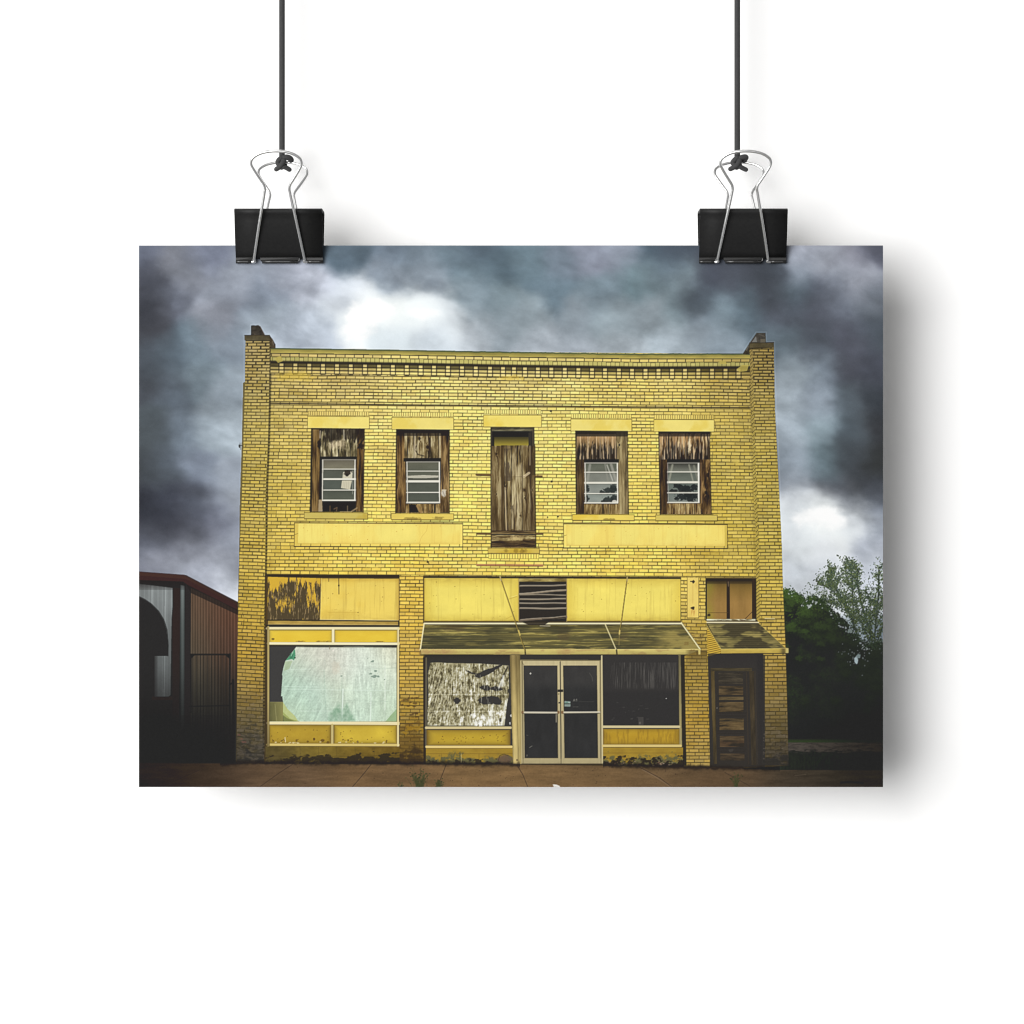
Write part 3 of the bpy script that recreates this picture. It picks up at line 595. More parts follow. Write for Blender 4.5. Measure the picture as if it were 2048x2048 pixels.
    for p,w,c in [([(660,1012),(660,1023)],2,(92,72,50)),([(695,1012),(695,1023)],1.8,(112,96,74)),([(703,1023),(714,1016)],3,(150,128,92)),([(668,1018),(674,1015),(673,1022)],2,(104,84,64)),([(680,1023.4),(703,1023.4)],1,(190,170,120))]: line(p,w,c,.85)
    reg('window','brick_building',W1,label='boarded sash window with a torn white curtain and a dark gap below')
    # ---- window 2
    W2=[(793,859),(899,860),(899,1026.5),(791.3,1026)]; opening(W2)
    wood(poly([(794.5,870),(809,868),(812.5,1025),(793,1025)]), [(44,32,22),(94,68,42),(160,122,76)], 41, 3, 40)
    wood(poly([(881.5,870),(898,872),(898,1025),(880,1025)]), [(44,33,24),(92,68,44),(170,134,88)], 42, 3, 46)
    wood(poly([(809,866),(882,866),(882,916.5),(808.5,916.5)]), [(66,54,38),(132,108,72),(208,186,146)], 43, 2.6, 30, seams=[815,827.5,833.5,857,861,877.5], con=1.1, knots=[(839,877,4),(855,894,5)])
    line([(832,892),(830,900),(836,909),(848,912)],2,(44,34,24),.7); line([(829.5,868),(829.5,916)],3,(210,196,164),.6); line([(880,868),(879.5,914)],3,(196,176,136),.6); line([(859,876),(859,914)],2.6,(42,33,25),.8)
    grad(793,859,899,872,(42,36,32),.95,.6)
    put(rect(807,916.5,882,923.5), col((40,36,32)))
    q=sash(812.5,880,[923.5,942.3,962.5,985,1005],None,[((102,102,86),(92,94,82)),((98,100,86),(84,86,76)),((82,85,75),(88,92,82)),((80,84,74),(86,90,80))])
    for k in range(9): line([(815,925+k*2.1),(877,925+k*2.1)],.6,(124,122,104),.5)
    put(poly([(815,951.5),(846,950),(877,951),(877,955),(848,956.5),(815,956)]), col((186,182,164))); line([(815,958.5),(877,958.5)],1.6,(66,66,60),.7)
    rails(812.8,880,[923.8,942.3,962.7,984.8,1005],[1.6,2.2,4.4,2.4,3.2],slant=1)
    blob(887.5,986.5,4.6,7.6,(206,198,180),.95,rag=.5); put(rect(883,979,893,981.5), col((204,190,160)),.9); line([(885.5,982),(890,993)],1.4,(120,108,90),.6)
    wood(poly([(811,1008),(880,1008),(880,1026),(811,1026)]), [(70,52,32),(142,110,66),(196,164,112)], 44, 2.2, 20, seams=[846,857])
    put(poly([(818.5,1009),(832,1009),(838,1025.5),(818.5,1025.5)]), col((42,34,28))); put(rect(868,1008,871.5,1026), col((44,34,26))); line([(834,1012),(842,1024)],4,(158,126,80),.8)
    reg('window','brick_building',W2,label='boarded sash window with a bent blind and a small white lamp fitting')
    # ---- boarded door in the middle
    D=[(981,854.5),(1068.3,855),(1072,1095.5),(982.3,1095)]; opening(D)
    put(poly([(981,854.5),(1068.3,855),(1069,892),(981.5,892)]), col((44,41,38)))
    wood(rect(984,857.5,1066,862.5),[(60,54,44),(108,98,76),(150,138,108)],51,20,2,horiz=True)
    put(rect(985,862.5,1058,876), col((40,38,36))); sl,m=rect(988.5,874,1057,892); y=PY[sl]; put((sl,m), mix(col((70,64,40)),col((154,138,54)),np.clip((y-875)/14,0,1)))
    put(poly([(1057,866),(1063,864),(1063,892),(1057,892)]), col((56,52,46))); line([(1066,858),(1066,892)],3,(88,78,60),.8); line([(983,858),(983.5,892)],2,(74,66,54),.8); put(poly([(985,863),(988.5,876),(988.5,892),(985,892)]), col((42,39,36)))
    wood(poly([(982,892),(1002,891.5),(1003,890.5),(1023,891),(1045,890.5),(1069,891.5),(1071,1062),(983,1062)]), [(62,48,32),(134,110,74),(212,190,146)], 52, 2.6, 60, seams=[1003,1008,1012.5,1022.5,1044,1061], knots=[(992,908,3),(1010,975,3),(1024,1015,3.2),(1040,1031,3),(993,988,2.6),(1048,980,2.6),(1050,996,2),(1064,980,2.4)], con=1.15, bias=-.03)
    sl,m=rect(983,893,1008,1060); put((sl,m*np.clip(.3+.7*fbm(PX[sl]/4,PY[sl]/30,59,3),0,1)),col((104,82,50)),.55); sl,m=rect(1045,893,1071,1060); put((sl,m*np.clip(fbm(PX[sl]/4,PY[sl]/30,60,3),0,1)),col((92,72,46)),.5); grad(983,990,1071,1062,(84,66,44),0,.35)
    sl,m=rect(1023,895,1043,1058); x=PX[sl]; y=PY[sl]; put((sl,m*ss(.4,.62,fbm(x/5,y/30,53,3))), col((208,192,152)),.45)
    sl,m=rect(1008,897,1022,962); put((sl,m*ss(.45,.6,fbm(PX[sl]/5,PY[sl]/22,54,3))), col((78,66,54)),.7); sl,m=rect(1061,894,1070,950); put((sl,m*ss(.4,.6,fbm(PX[sl]/4,PY[sl]/18,55,3))), col((70,56,40)),.7)
    line([(1003.5,893),(1005,1060)],2.4,(72,56,38),.7); line([(1010,975),(1013,1060)],2.6,(206,184,140),.7); line([(1060,892),(1060,930)],2,(206,186,142),.5); line([(1048,953),(1058,946)],5,(222,202,162),.7); line([(1010,954),(1050,953.5)],.9,(74,58,40),.5)
    wood(poly([(982.3,1061.5),(1071,1061.5),(1071.4,1068.5),(982.3,1068.5)]), [(66,50,34),(112,88,58),(160,132,90)], 56, 40, 2, horiz=True)
    wood(poly([(982.3,1070),(1071.6,1070),(1071.8,1082),(982.3,1083)]), [(70,52,36),(122,98,64),(214,188,132)], 57, 26, 3, horiz=True, bias=.02)
    blob(1032,1077,13,5,(216,192,130),.75,rag=1.3,hard=.8)
    wood(poly([(982.3,1082),(1072,1081),(1072,1095.5),(982.3,1095)]), [(48,36,26),(84,64,44),(124,98,66)], 58, 36, 2.4, horiz=True)
    line([(982.3,1069.3),(1071.5,1069.3)],1.5,(40,31,24),.85); line([(982.3,1061.3),(1071,1061.3)],1.2,(48,37,26),.7); line([(981.7,892),(982.5,1095)],1.8,(46,37,26),.85); line([(1069.5,892),(1071.8,1095)],2,(46,37,26),.7)
    for p,w in [([(953,949),(981,950)],4),([(1070,952),(1084,952.5)],3),([(954,1067),(982,1067.5)],3),([(1071,1067.5),(1085,1067.5)],3)]: line(p,w,(104,78,48),.9); line([(a,b+w*.5) for a,b in p],1.2,(52,40,28),.8)
    reg('boarded_door','brick_building',D)
    # ---- window 4
    W4=[(1151.3,862),(1254.5,862.5),(1257.3,1028.5),(1153,1028.5)]; opening(W4)
    wood(poly([(1153,872),(1170,872),(1170,1028),(1154,1028)]), [(48,36,26),(76,58,40),(112,86,58)], 61, 3, 50)
    wood(poly([(1233,864),(1253.5,864),(1256.5,1028),(1236,1028)]), [(82,68,48),(142,118,82),(190,166,122)], 62, 3, 60, knots=[(1238.5,890,3)])
    wood(poly([(1153.5,870),(1233,870),(1233,919),(1153.5,919)]), [(46,38,28),(108,84,56),(196,166,124)], 63, 1.8, 26, seams=[1176,1201,1207,1229])
    sl,m=rect(1154,868,1232,919); x=PX[sl]; y=PY[sl]; put((sl,m*np.clip(1.2-(y-870)/(14+14*fbm(x/2.6,y*0,64,2)),0,1)), col((200,156,104)),.72); put((sl,m*ss(.4,.66,fbm(x/2.2,y/22,65,4,.65)+(y-895)/60)), col((44,37,30)),.82)
    put((sl,m*ss(.60,.68,fbm(x/1.7,y/34,67,3))*(y>872)),col((224,192,146)),.7)
    for xx in (1176,1200,1206,1230): line([(xx,868),(xx+.4,916)],1.6,(196,170,134),.7)
    grad(1151,862,1256,873,(48,44,38),.95,.75)
    put(rect(1168,918.5,1238,925.5), col((40,36,32)))
    q=sash(1168.5,1236,[925.5,944.5,965.5,987,1006],None,[((96,100,86),(106,108,96)),((120,122,112),(132,134,124)),((128,134,126),(142,146,138)),((132,140,132),(148,154,146))])
    for p,c,w in [([(1214,930),(1226,963)],(196,194,182),2.2),([(1222,928),(1232,962)],(160,158,146),5),([(1180,930),(1175,962)],(150,150,138),5),([(1210,928),(1216,962)],(140,140,128),3)]: line(p,w,c,.75,1)
    for bx,by,rx,ry in [(1220,981,12,6),(1226,976,7,9),(1205,984,6,4),(1228,998,8,9),(1216,1000,10,6),(1206,1004,5,3),(1174,978,4,7),(1174,998,4,8)]: blob(bx,by,rx,ry,(48,54,52),.9,rag=1.5,seed=int(bx))
    blob(1229,1003,5,3,(214,210,196),.9)
    rails(1169,1236,[926,944.5,965.7,987,1006],[1.8,2.3,4.2,2.2,3.0],slant=1.4)
    wood(poly([(1168,1008.5),(1240,1008.5),(1240,1028),(1168,1028)]), [(88,66,40),(146,116,72),(200,170,122)], 66, 2.2, 30, seams=[1204,1207,1216])
    reg('window','brick_building',W4,label='boarded sash window with orange bleached boards and pale curtains, tree mirrored in the right of its lower panes')
    # ---- window 5
    W5=[(1317.5,863.5),(1419,864),(1423,1029.5),(1320.5,1029)]; opening(W5)
    wood(poly([(1319,872),(1335,872),(1335,1028),(1321,1028)]), [(44,33,24),(66,50,36),(110,80,50)], 71, 3, 44)
    wood(poly([(1399,868),(1418.5,868),(1422.5,1028),(1401,1028)]), [(46,34,24),(88,64,40),(160,122,76)], 72, 3, 30, knots=[(1416,950,6),(1412,985,5)])
    wood(poly([(1319,868),(1419,868),(1419,919),(1319,919)]), [(46,35,26),(104,76,48),(224,190,144)], 73, 1.9, 46, seams=[1331,1338,1364.5,1371.5,1395], con=1.15)
    sl,m=rect(1319,866,1419,919); x=PX[sl]; y=PY[sl]; put((sl,m*ss(.46,.58,fbm(x/3,y/34,74,3)+(y-898)/90)), col((42,33,26)),.8); put((sl,m*ss(.56,.68,fbm(x/3.4,y/40,75,3)-(y-888)/120)), col((212,164,108)),.6)
    put((sl,m*ss(.58,.67,fbm(x/1.8,y/40,77,3))*(y>871)),col((228,200,156)),.75)
    blob(1379,892,3.2,14,(234,216,176),.85,rag=1,hard=.7)
    grad(1317,863,1421,873,(46,40,36),.95,.65)
    put(rect(1334,918.5,1400,926), col((38,33,30)))
    q=sash(1334.6,1398.5,[925.5,943.7,964,985.6,1005],None,[((60,60,54),(128,130,118)),((92,98,88),(108,114,104)),((96,106,98),(112,120,112)),((116,124,118),(128,134,126))])
    for p,c,w in [([(1345,930),(1338,962)],(158,158,140),4),([(1378,930),(1386,962)],(158,158,140),3),([(1388,932),(1396,960)],(134,134,118),4)]: line(p,w,c,.7,1)
    for bx,by,rx,ry in [(1366,976,18,6),(1356,972,9,4),(1345,982,9,3),(1374,980,14,6),(1390,974,8,6),(1366,994,14,7),(1380,996,10,9),(1353,997,6,3),(1376,990,10,5),(1390,992,5,8)]: blob(bx,by,rx,ry,(42,46,46),.92,rag=1.5,seed=int(bx))
    rails(1335,1398.7,[926,943.7,964.5,985.6,1005],[1.6,2.3,4.4,2.2,2.8],lw=.8,rw=3.4,slant=1.2)
    wood(poly([(1335,1007),(1401,1007),(1402,1028.5),(1335,1028.5)]), [(74,54,34),(142,110,68),(204,174,124)], 76, 2.2, 30, seams=[1371,1389])
    line([(1402,926),(1404,1006)],2,(140,110,76),.7)
    reg('window','brick_building',W5,label='boarded sash window with flaking streaked boards, a tree mirrored across its lower panes')
    # shadow inside the reveal tops and left sides of openings
    for q in (W1,W2,W4,W5): line([q[0],q[3]],2.0,(44,34,24),.75); line([q[0],q[1]],1.6,(40,34,28),.8); line([q[1],q[2]],1.6,(52,40,26),.6)
    # ---- sills
    for (x0,y0,x1,y1,dy,c,s) in [(608.7,1025,735.5,1037,.7,(204,184,94),11),(783,1027,907.3,1038.8,.6,(230,204,96),12),(976,1096.3,1078.7,1106.3,.3,(214,186,84),13),(1145,1029,1268.4,1040.2,.6,(238,212,98),14),(1311.4,1030,1434.5,1041,.3,(214,192,94),15)]:
        q=stone(x0,y0,x1,y1,dy,c,s,True); reg('sill','brick_building',q)
    for x,y,rx,ry in [(825,1037,14,2.5),(875,1036,9,2.5),(1220,1039,14,2)]: blob(x,y,rx,ry,(120,100,44),.6,rag=1.4,hard=.8)
    for x in (1012,1032,1044,1050): blob(x,1102,4,4,(140,112,44),.6,rag=1.2,hard=.8)
    soldier(977,1078,1107.5,1117.5,19,.3)
    # ---- blank sign panels
    for (o,q,lab) in [([(589,1045.5),(925.5,1047.5),(925.5,1094),(588.5,1093)],[(596.5,1046.5),(920,1048.2),(920.5,1088),(596,1087)],'long blank yellow panel below the two left windows'),
                      ([(1127,1047.5),(1454.5,1049),(1454.8,1097),(1127.3,1096)],[(1133.5,1049),(1449,1050.5),(1449.5,1092),(1133.5,1091)],'long blank yellow panel below the two right windows')]:
        sl,m=poly(o); put((sl,m), YELF[sl]*1.0)
        f=lambda t,a,b: (a[0]*(1-t)+b[0]*t, a[1]*(1-t)+b[1]*t)
        nn=17
        for k in range(1,nn+1): p1=f(k/nn-.02,o[3],o[2]); p0=(p1[0]+.3,p1[1]-5.2); line([p0,p1],1.2,(84,70,32),.75)
        for (a,b) in ((q[0],q[3]),): line([a,b],.8,(150,126,56),.5); line([(o[0][0]+.5,(o[0][1]+o[3][1])/2),(q[0][0],(q[0][1]+q[3][1])/2)],1,(110,92,42),.6)
        plain(poly(q),(246,227,118),.03,40,int(o[0][0]),blot=(243,211,98),blot_t=(.42,.75),blot_a=.5,xs=1.6)
        weather(q[0][0],q[0][1]+1,q[1][0],q[2][1]-1,.9,int(o[0][0]),(190,140,60))
        line([q[3],q[2]],.9,(190,160,70),.5); line([o[0],o[3]],1.2,(84,70,32),.8); line([o[1],o[2]],1.2,(84,70,32),.8); line([o[0],o[1]],1.8,(66,54,26),.8); line([o[3],o[2]],1.9,(58,48,24),.9)
        reg('sign_panel','brick_building',o,label=lab)
    line([(856,1048),(853,1062),(843,1074),(838,1088)],.8,(190,150,70),.5)
    # rusty bar, bolts and nails on the wall
    line([(953.5,1129.5),(1085.5,1130.5)],3.4,(190,132,92),.9); line([(953.5,1131.6),(1085.5,1132.4)],1.4,(88,66,34),.85)
    for k in range(1,7): line([(953.5+k*19,1128),(953.5+k*19,1132)],1,(110,80,50),.5)
    for x,y,s in [(1101.5,822,2.4),(1103,963,2.4),(1095,1034.5,1.4),(1116,1033,1.8),(825,1128,1.3),(855,1124,2),(1106,1145,1.4)]: blob(x,y,s,s*.9,(62,52,34),.95,rag=.6); line([(x-2,y-2.6),(x+2,y-3)],1.4,(236,216,130),.6)
    line([(853,1121),(866,1123)],1.5,(206,178,84),.8); line([(854,1120),(858,1128)],1.2,(64,54,32),.8); line([(1472,1143),(1476,1138),(1482,1138)],2.4,(206,180,84),.9)
    # little bracket on the left side
    line([(478,890),(486,892)],1.4,(60,60,58),.9); blob(479,893,1.8,3.4,(58,58,56),.9,rag=.8); line([(480,886),(481,899)],1,(60,60,58),.8)
CREAM=(228,212,156)
def paint_lower():
    B='brick_building'
    # dark line where the shopfront starts
    def L(x): return np.interp(x,[530,780,1060,1512],[1149,1151.5,1153,1155])
    dark=(54,46,28)
    # ---------------- left bay
    put(rect(530,1150,800,1530), col((70,58,32)))
    # stained board and plain panel
    sl,m=poly([(535,1153),(643,1154),(640,1240),(534.5,1239.5)]); x=PX[sl]; y=PY[sl]
    base=mix(col((222,180,58)),col((206,164,52)),fbm(x/18,y/18,100,4))
    t=fbm(x/3.6,y/20,101,5,.66)*.74+fbm(x/22,y/24,102,3)*.40
    core=np.exp(-(((x-588)/44)**2+((y-1196)/40)**2))*.12+np.exp(-((y-1231)/7)**2)*.16-np.exp(-((y-1156)/10)**2)*.2 - np.exp(-((x-618)/10)**2-((y-1196)/22)**2)*.16
    d=ss(.515,.615,t+core); d2=ss(.47,.55,t+core)
    b=mix(base,col((176,138,72)),d2*.55); b=mix(b,col((70,61,47)),d*.9)
    b=mix(b,col((190,160,110)),(ss(.62,.72,fbm(x/2,y/14,103,3))*d)*.5)
    put((sl,m),b); line([(641.5,1155),(639,1239)],1.4,(96,74,36),.6)
    plain(poly([(643,1155),(798,1157),(798,1241.5),(640.5,1240)]),(240,211,98),.035,50,104,blot=(234,198,80),blot_t=(.5,.7),blot_a=.5)
    line([(642.5,1157),(640.5,1239)],1.2,(250,226,140),.6); grad(790,1158,799,1242,(150,110,40),0,.5,'x'); sl,m=rect(643,1154,799,1168); put((sl,m*np.clip(1-(PY[sl]-1154)/12,0,1)),col((206,160,48)),.6)
    weather(643,1156,798,1241,1.0,77)
    line([(677.5,1156),(677.8,1188)],1.5,(66,52,30),.9); line([(657.5,1157),(657.5,1163)],1.2,(80,62,34),.9); line([(659,1156),(675,1156)],1.2,(196,180,140),.8); blob(677.6,1171,1.8,1.8,(60,48,30),.9)
    line([(656,1224.5),(714,1224.5)],1,(190,156,62),.6); blob(716,1225,1.4,1.2,(90,70,40),.8); blob(680,1228,36,8,(214,180,76),.5,rag=1,hard=1)
    sl,m=poly([(530,1148.5),(799,1151),(799,1157.5),(645,1156.5),(530,1153.5)]); put((sl,m),col(dark),.9)
    line([(534,1153),(533.5,1250)],3,(84,66,34),.8)
    line([(534,1240),(640,1240.5),(798,1242)],2.2,(52,43,28),.9); line([(640,1238.8),(796,1240.6)],1.2,(240,222,160),.8)
    sl,m=poly([(536,1241.5),(796,1243.5),(796,1250),(536,1249)]); put((sl,m),mix(col((150,122,58)),col((206,172,84)),fbm(PX[sl]/16,PY[sl]/3,105,4)))
    line([(536,1248.2),(796,1249.6)],1.1,(214,190,120),.6); line([(533,1251),(799,1253)],2.6,(48,42,30),.95)
    reg('stained_board',B,[(534,1153),(643,1154),(640,1240),(534,1240)]); reg('blank_panel',B,[(643,1154),(799,1156),(799,1241.5),(640,1240)],label='plain yellow panel beside the stained board')
    # frame of the big shop window
    put(rect(534,1254,798,1494), col((150,130,76)))
    for x0,x1 in ((539,664),(669,794.5)):
        sl,m=rect(x0,1260.5,x1,1284); x=PX[sl]; y=PY[sl]; f=mix(col((236,204,66)),col((226,188,54)),fbm(x/30,y/12,106,3))
        e=np.minimum(np.minimum(x-x0,x1-x),(y-1260)*1.4); put((sl,m),mix(f,col((160,140,74)),np.exp(-np.clip(e,0,99)/2.6)*.8))
    blob(546,1278,2.5,1.8,(96,78,40),.7,rag=1); 
    for x in (640,655,600,760): blob(x,1282.6,8,1,(110,84,40),.6,rag=1.4)
    def bar(p,w,c=CREAM,under=True):
        line(p,w,c,1); 
        if under: line([(a,b+w/2+.6) for a,b in p],1.2,(70,60,36),.6)
    bar([(534,1256.8),(798,1257.4)],4.6,(232,218,164)); line([(535,1254.6),(798,1255)],1.2,(246,238,200),.8); bar([(536,1286.8),(798,1287.6)],5.2,(238,228,184)); line([(666.3,1259),(666.3,1285)],5.2,(236,226,182),1); line([(669.3,1260),(669.3,1284)],1,(120,104,56),.6)
    # glass with the pale green sheet
    put(rect(539,1290,794.5,1443), col((64,63,62))); line([(539,1291.5),(794,1292)],2.6,(52,46,38),.9)
    sl,m=rect(538,1404,566.5,1443); x=PX[sl]; y=PY[sl]; put((sl,m),mix(col((92,90,58)),col((142,138,84)),np.clip((x-538)/26,0,1)*.8+.2*fbm(x/4,y/12,107,2))); line([(550,1408),(553,1442)],1,(190,184,130),.5); line([(540,1404),(566,1404)],1,(150,146,100),.6)
    cloth=[(592.5,1293.5),(640,1294.5),(710,1293.5),(793,1295),(793.5,1443),(600,1443),(589,1442),(574,1436),(566,1430),(566,1404),(564.5,1392),(562,1393),(565,1352),(564,1349),(566.5,1336),(570.5,1322)]
    sl,m=poly(cloth); x=PX[sl]; y=PY[sl]
    f=col((.972,.968,.955))*field([(600,1300,(214,216,200)),(660,1300,(218,216,204)),(720,1300,(220,228,214)),(785,1300,(216,216,192)),(580,1345,(176,202,182)),(620,1340,(206,218,204)),(665,1330,(208,208,192)),
             (700,1330,(226,238,228)),(750,1340,(214,232,218)),(785,1350,(216,224,204)),(585,1390,(184,214,198)),(630,1385,(192,220,206)),(675,1390,(206,218,196)),(720,1380,(212,232,216)),(770,1390,(206,226,206)),
             (590,1425,(196,218,190)),(630,1425,(188,214,198)),(690,1440,(190,214,196)),(730,1425,(206,228,210)),(780,1420,(196,216,190))],26,x,y,2)
    w=fbm(x/26,y/60,108,3)*9; fold=fbm((x*.8+y*.45)/4.2+w*.2,(y-x*.35)/26,109,4,.6); fold2=fbm(x/4+w*.15,y/24+w*.1,110,5,.6); crk=fbm(x/2.4,y/2.2,111,2)
    tt=np.clip((x-600)/110,0,1)
    k=1+((fold*(1-tt)+fold2*tt)-.5)*.27+(fbm(x/30,y/3.4,112,3)-.5)*.07+(crk-.5)*.12
    put((sl,m),np.clip(f*k[...,None],0,244))
    for p,c,w,a in [([(684,1352),(683,1443)],(168,190,170),1,.6),([(686,1378),(684,1443)],(232,244,234),2.2,.7),([(742,1385),(741,1442)],(230,242,230),2.4,.6),([(770,1330),(770,1420)],(236,244,232),2,.5),([(648,1340),(652,1440)],(160,186,168),1.4,.4),([(712,1350),(710,1440)],(168,190,172),1,.4),
                    ([(570,1378),(680,1380),(780,1381)],(222,240,226),1,.6),([(570,1340),(620,1338)],(222,238,226),1,.5),([(568,1373),(640,1374)],(218,238,224),1,.5),([(600,1422),(700,1422)],(226,240,226),1,.5),([(690,1401),(775,1403)],(170,192,174),.9,.5),([(740,1338),(790,1336)],(176,196,178),.9,.5)]: line(p,w,c,a)
    rr=np.random.default_rng(9)
    for k2 in range(70):
        x0=rr.uniform(575,785); y0=rr.uniform(1300,1436); sg=1 if x0<680 else -1; L0=rr.uniform(6,22); an=rr.normal(1.9 if sg>0 else 1.5,.28)
        line([(x0,y0),(x0+np.cos(an)*L0,y0+np.sin(an)*L0)],.9,(236,246,238) if rr.random()<.5 else (164,186,170),.24,.9)
    # green leafy print showing through the sheet
    for p in ([(655,1443),(660,1425),(672,1414),(684,1424),(686,1443)],[(684,1422),(694,1404),(700,1424),(707,1430),(711,1443),(686,1443)],[(668,1424),(678,1404),(682,1424)]):
        sl,m=poly(p); put((sl,blur(m,2.2)*np.clip(.1+1.3*fbm(PX[sl]/4,PY[sl]/4,113,3),0,1)),col((122,160,130)),.7)
    sl,m=poly([(771,1443),(782,1430),(793,1418),(793,1443)]); put((sl,m),col((140,172,120)),.75)
    sl,m=poly([(566,1404),(575,1418),(590,1432),(596,1442),(589,1442),(574,1436),(566,1430)]); put((sl,m),col((186,192,116)),.75); put(poly([(566,1424),(580,1437),(600,1443),(567,1443)]),col((150,160,86)),.7)
    put(poly([(590,1298),(571,1321),(584,1318),(588,1321),(591,1312)]),col((70,142,104)),.9); blob(583,1312,4,5,(60,120,88),.7,rag=1); line([(586,1304),(582,1312)],1.4,(196,226,204),.7); blob(590,1315.5,2,1.2,(40,70,54),.9)
    sl,m=poly([(570,1323),(585,1322),(578,1338),(568,1342)]); put((sl,m),col((164,184,140)),.6)
    for x,y,s in [(745,1323,2.6),(735,1317,1.2),(751,1342,2),(748,1353,3.5),(742,1348,2),(757,1353,2),(683,1352,1.5),(769,1359,1.2)]: blob(x,y,s*1.3,s*.8,(110,132,118),.7,rag=1.3)
    blob(666.5,1301,2,2,(232,228,214),.95); line([(659,1293),(659.5,1298)],1.4,(120,104,76),.8)
    blob(672,1335,7,12,(204,196,176),.5,rag=1.4,hard=.9)
    line([(594,1294),(793,1295.5)],1.6,(120,124,104),.6); line([(793.8,1294),(793.8,1443)],1.4,(136,124,76),.7)
    bar([(536,1446),(798,1447)],6,(232,218,168)); line([(536,1443.4),(798,1444.4)],1,(250,242,206),.7)
    for x0,x1,c in ((537,662,(172,140,46)),(668,794,(198,168,56))):
        sl,m=rect(x0,1450.5,x1,1487); x=PX[sl]; y=PY[sl]; f=mix(col(c),col((c[0]+26,c[1]+26,c[2]+8)),fbm(x/26,y/18,114,4))
        e=np.minimum(np.minimum(x-x0,x1-x),np.minimum((y-1449)*1.2,(1488-y))); put((sl,m),mix(f,col((98,78,40)),np.exp(-np.clip(e,0,99)/4)*.75))
        for k2 in range(16): blob(rr.uniform(x0+6,x1-6),rr.uniform(1458,1484),.9,.9,(110,84,36),.7)
        for k2 in range(9): blob(rr.uniform(x0+4,x1-4),1485+rr.normal(0,.8),rr.uniform(1.2,3),1.1,(220,204,160),.75,rag=1.2)
        for k2 in range(5): blob(rr.uniform(x0+4,x1-4),1482+rr.normal(0,2),rr.uniform(1,2.6),rr.uniform(1,4),(92,66,30),.6,rag=1.2)
    line([(570,1475),(571,1484)],1.6,(232,220,190),.9); line([(562,1482),(568,1479)],1.2,(80,60,34),.8); blob(628,1478,2,3,(84,60,32),.8,rag=1); blob(645,1481,4,3,(92,66,34),.7,rag=1.2)
    line([(664.6,1450),(664.6,1489)],4.6,(196,178,116),1); line([(667.3,1450),(667.3,1488)],1,(90,72,38),.6)
    bar([(535,1489.3),(798,1490.3)],4.8,(214,190,112))
    line([(536.5,1254),(536.5,1492)],4.2,(176,158,100),1); line([(538.8,1290),(538.8,1443)],.9,(70,62,44),.7); line([(534,1254),(534,1492)],1.4,(78,64,38),.8); line([(796.5,1256),(796,1492)],3.6,(226,210,152),1); grad(534,1400,540,1494,(80,66,40),0,.5)
    # block base
    sl,m=rect(531,1493,800,1528); x=PX[sl]; y=PY[sl]; f=field([(540,1500,(110,94,44)),(640,1500,(142,118,42)),(720,1500,(160,128,38)),(790,1500,(150,116,36)),(540,1520,(70,62,44)),(640,1518,(104,90,48)),(720,1516,(74,62,38)),(790,1516,(70,58,34))],34,x,y,2)
    f=f*(1+(fbm(x/12,y/8,115,4)-.5)*.3)[...,None]; dd=ss(.5,.62,fbm(x/13,y/7,116,4)+(y-1513)/46+np.where(x>650,.06,-.08)); put((sl,m),mix(f,col((50,44,36)),dd*.9))
    line([(540,1512),(620,1513),(798,1511)],1.1,(70,58,36),.5)
    for x in (562,600,637,673,710,748): line([(x,1494),(x+.5,1512)],.9,(84,70,40),.5)
    reg('shop_window',B,R4(534,1253.5,799,1493),label='shop window covered inside by a pale green sheet'); reg('base_wall',B,R4(531,1493,800,1527),label='stained block base under the left shop window')
    # ---------------- column between the bays
    bricks(rect(799,1150,847,1527),[(799,1152),(846.5,1152.5),(846.5,1526),(799,1526)],52,2.5,a=.0,seed=11,th=1.35,tv=1.1,headers=False,off=.4)
    sl,m=rect(799,1400,847,1530); x=PX[sl]; y=PY[sl]; t=fbm(x/14,y/9,120,4); put((sl,m*ss(.45,.66,t+(y-1450)/150)*.62),col((104,78,34))); put((sl,m*ss(.5,.72,t*.8+(y-1486)/110)*.75),col((58,46,30)))
    put((sl,m*ss(.52,.62,fbm(x/11,y/5,121,4)-abs(y-1455)/130)),col((160,122,36)),.75)
    for k2 in range(16): blob(rr.uniform(800,846),rr.uniform(1395,1440),rr.uniform(2,6),1.8,(84,62,36),.7,rag=1.2)
    line([(798.5,1156),(798.5,1245)],1.5,(80,66,36),.6); line([(846.8,1156),(846.8,1246)],1.8,(70,58,30),.7); line([(848,1316),(849,1525)],4,(52,44,32),.85)
    # ---------------- middle bay: upper panels
    for x0,x1,lab in ((848.5,1037,'plain yellow panel left of the slatted vent'),(1134,1361,'plain yellow panel right of the slatted vent')):
        sl,m=rect(x0,1155.5,x1,1242.5); x=PX[sl]; y=PY[sl]
        f=mix(col((244,224,106)),col((228,202,84)),np.clip(1-np.minimum(np.minimum(x-x0,x1-x)/26,(y-1156)/22),0,1)); f=f*(1+(fbm(x/46,y/30,130,4)-.5)*.08+(fbm(x/7,y/7,133,3)-.5)*.025)[...,None]
        put((sl,m),mix(f,col((214,186,66)),np.clip((y-1226)/16,0,1)*.45)); weather(x0,1157,x1,1242,1.0,int(x0)); reg('blank_panel',B,R4(x0,1156,x1,1242),label=lab)
        line([(x0,1242.3),(x1,1242.3)],1.3,(104,86,40),.8)
    line([(1018,1198),(1034,1193)],1.4,(196,166,66),.7); line([(1022,1194),(1034,1191)],1,(252,236,150),.6); line([(1012,1238),(1024,1232)],1,(196,166,66),.7)
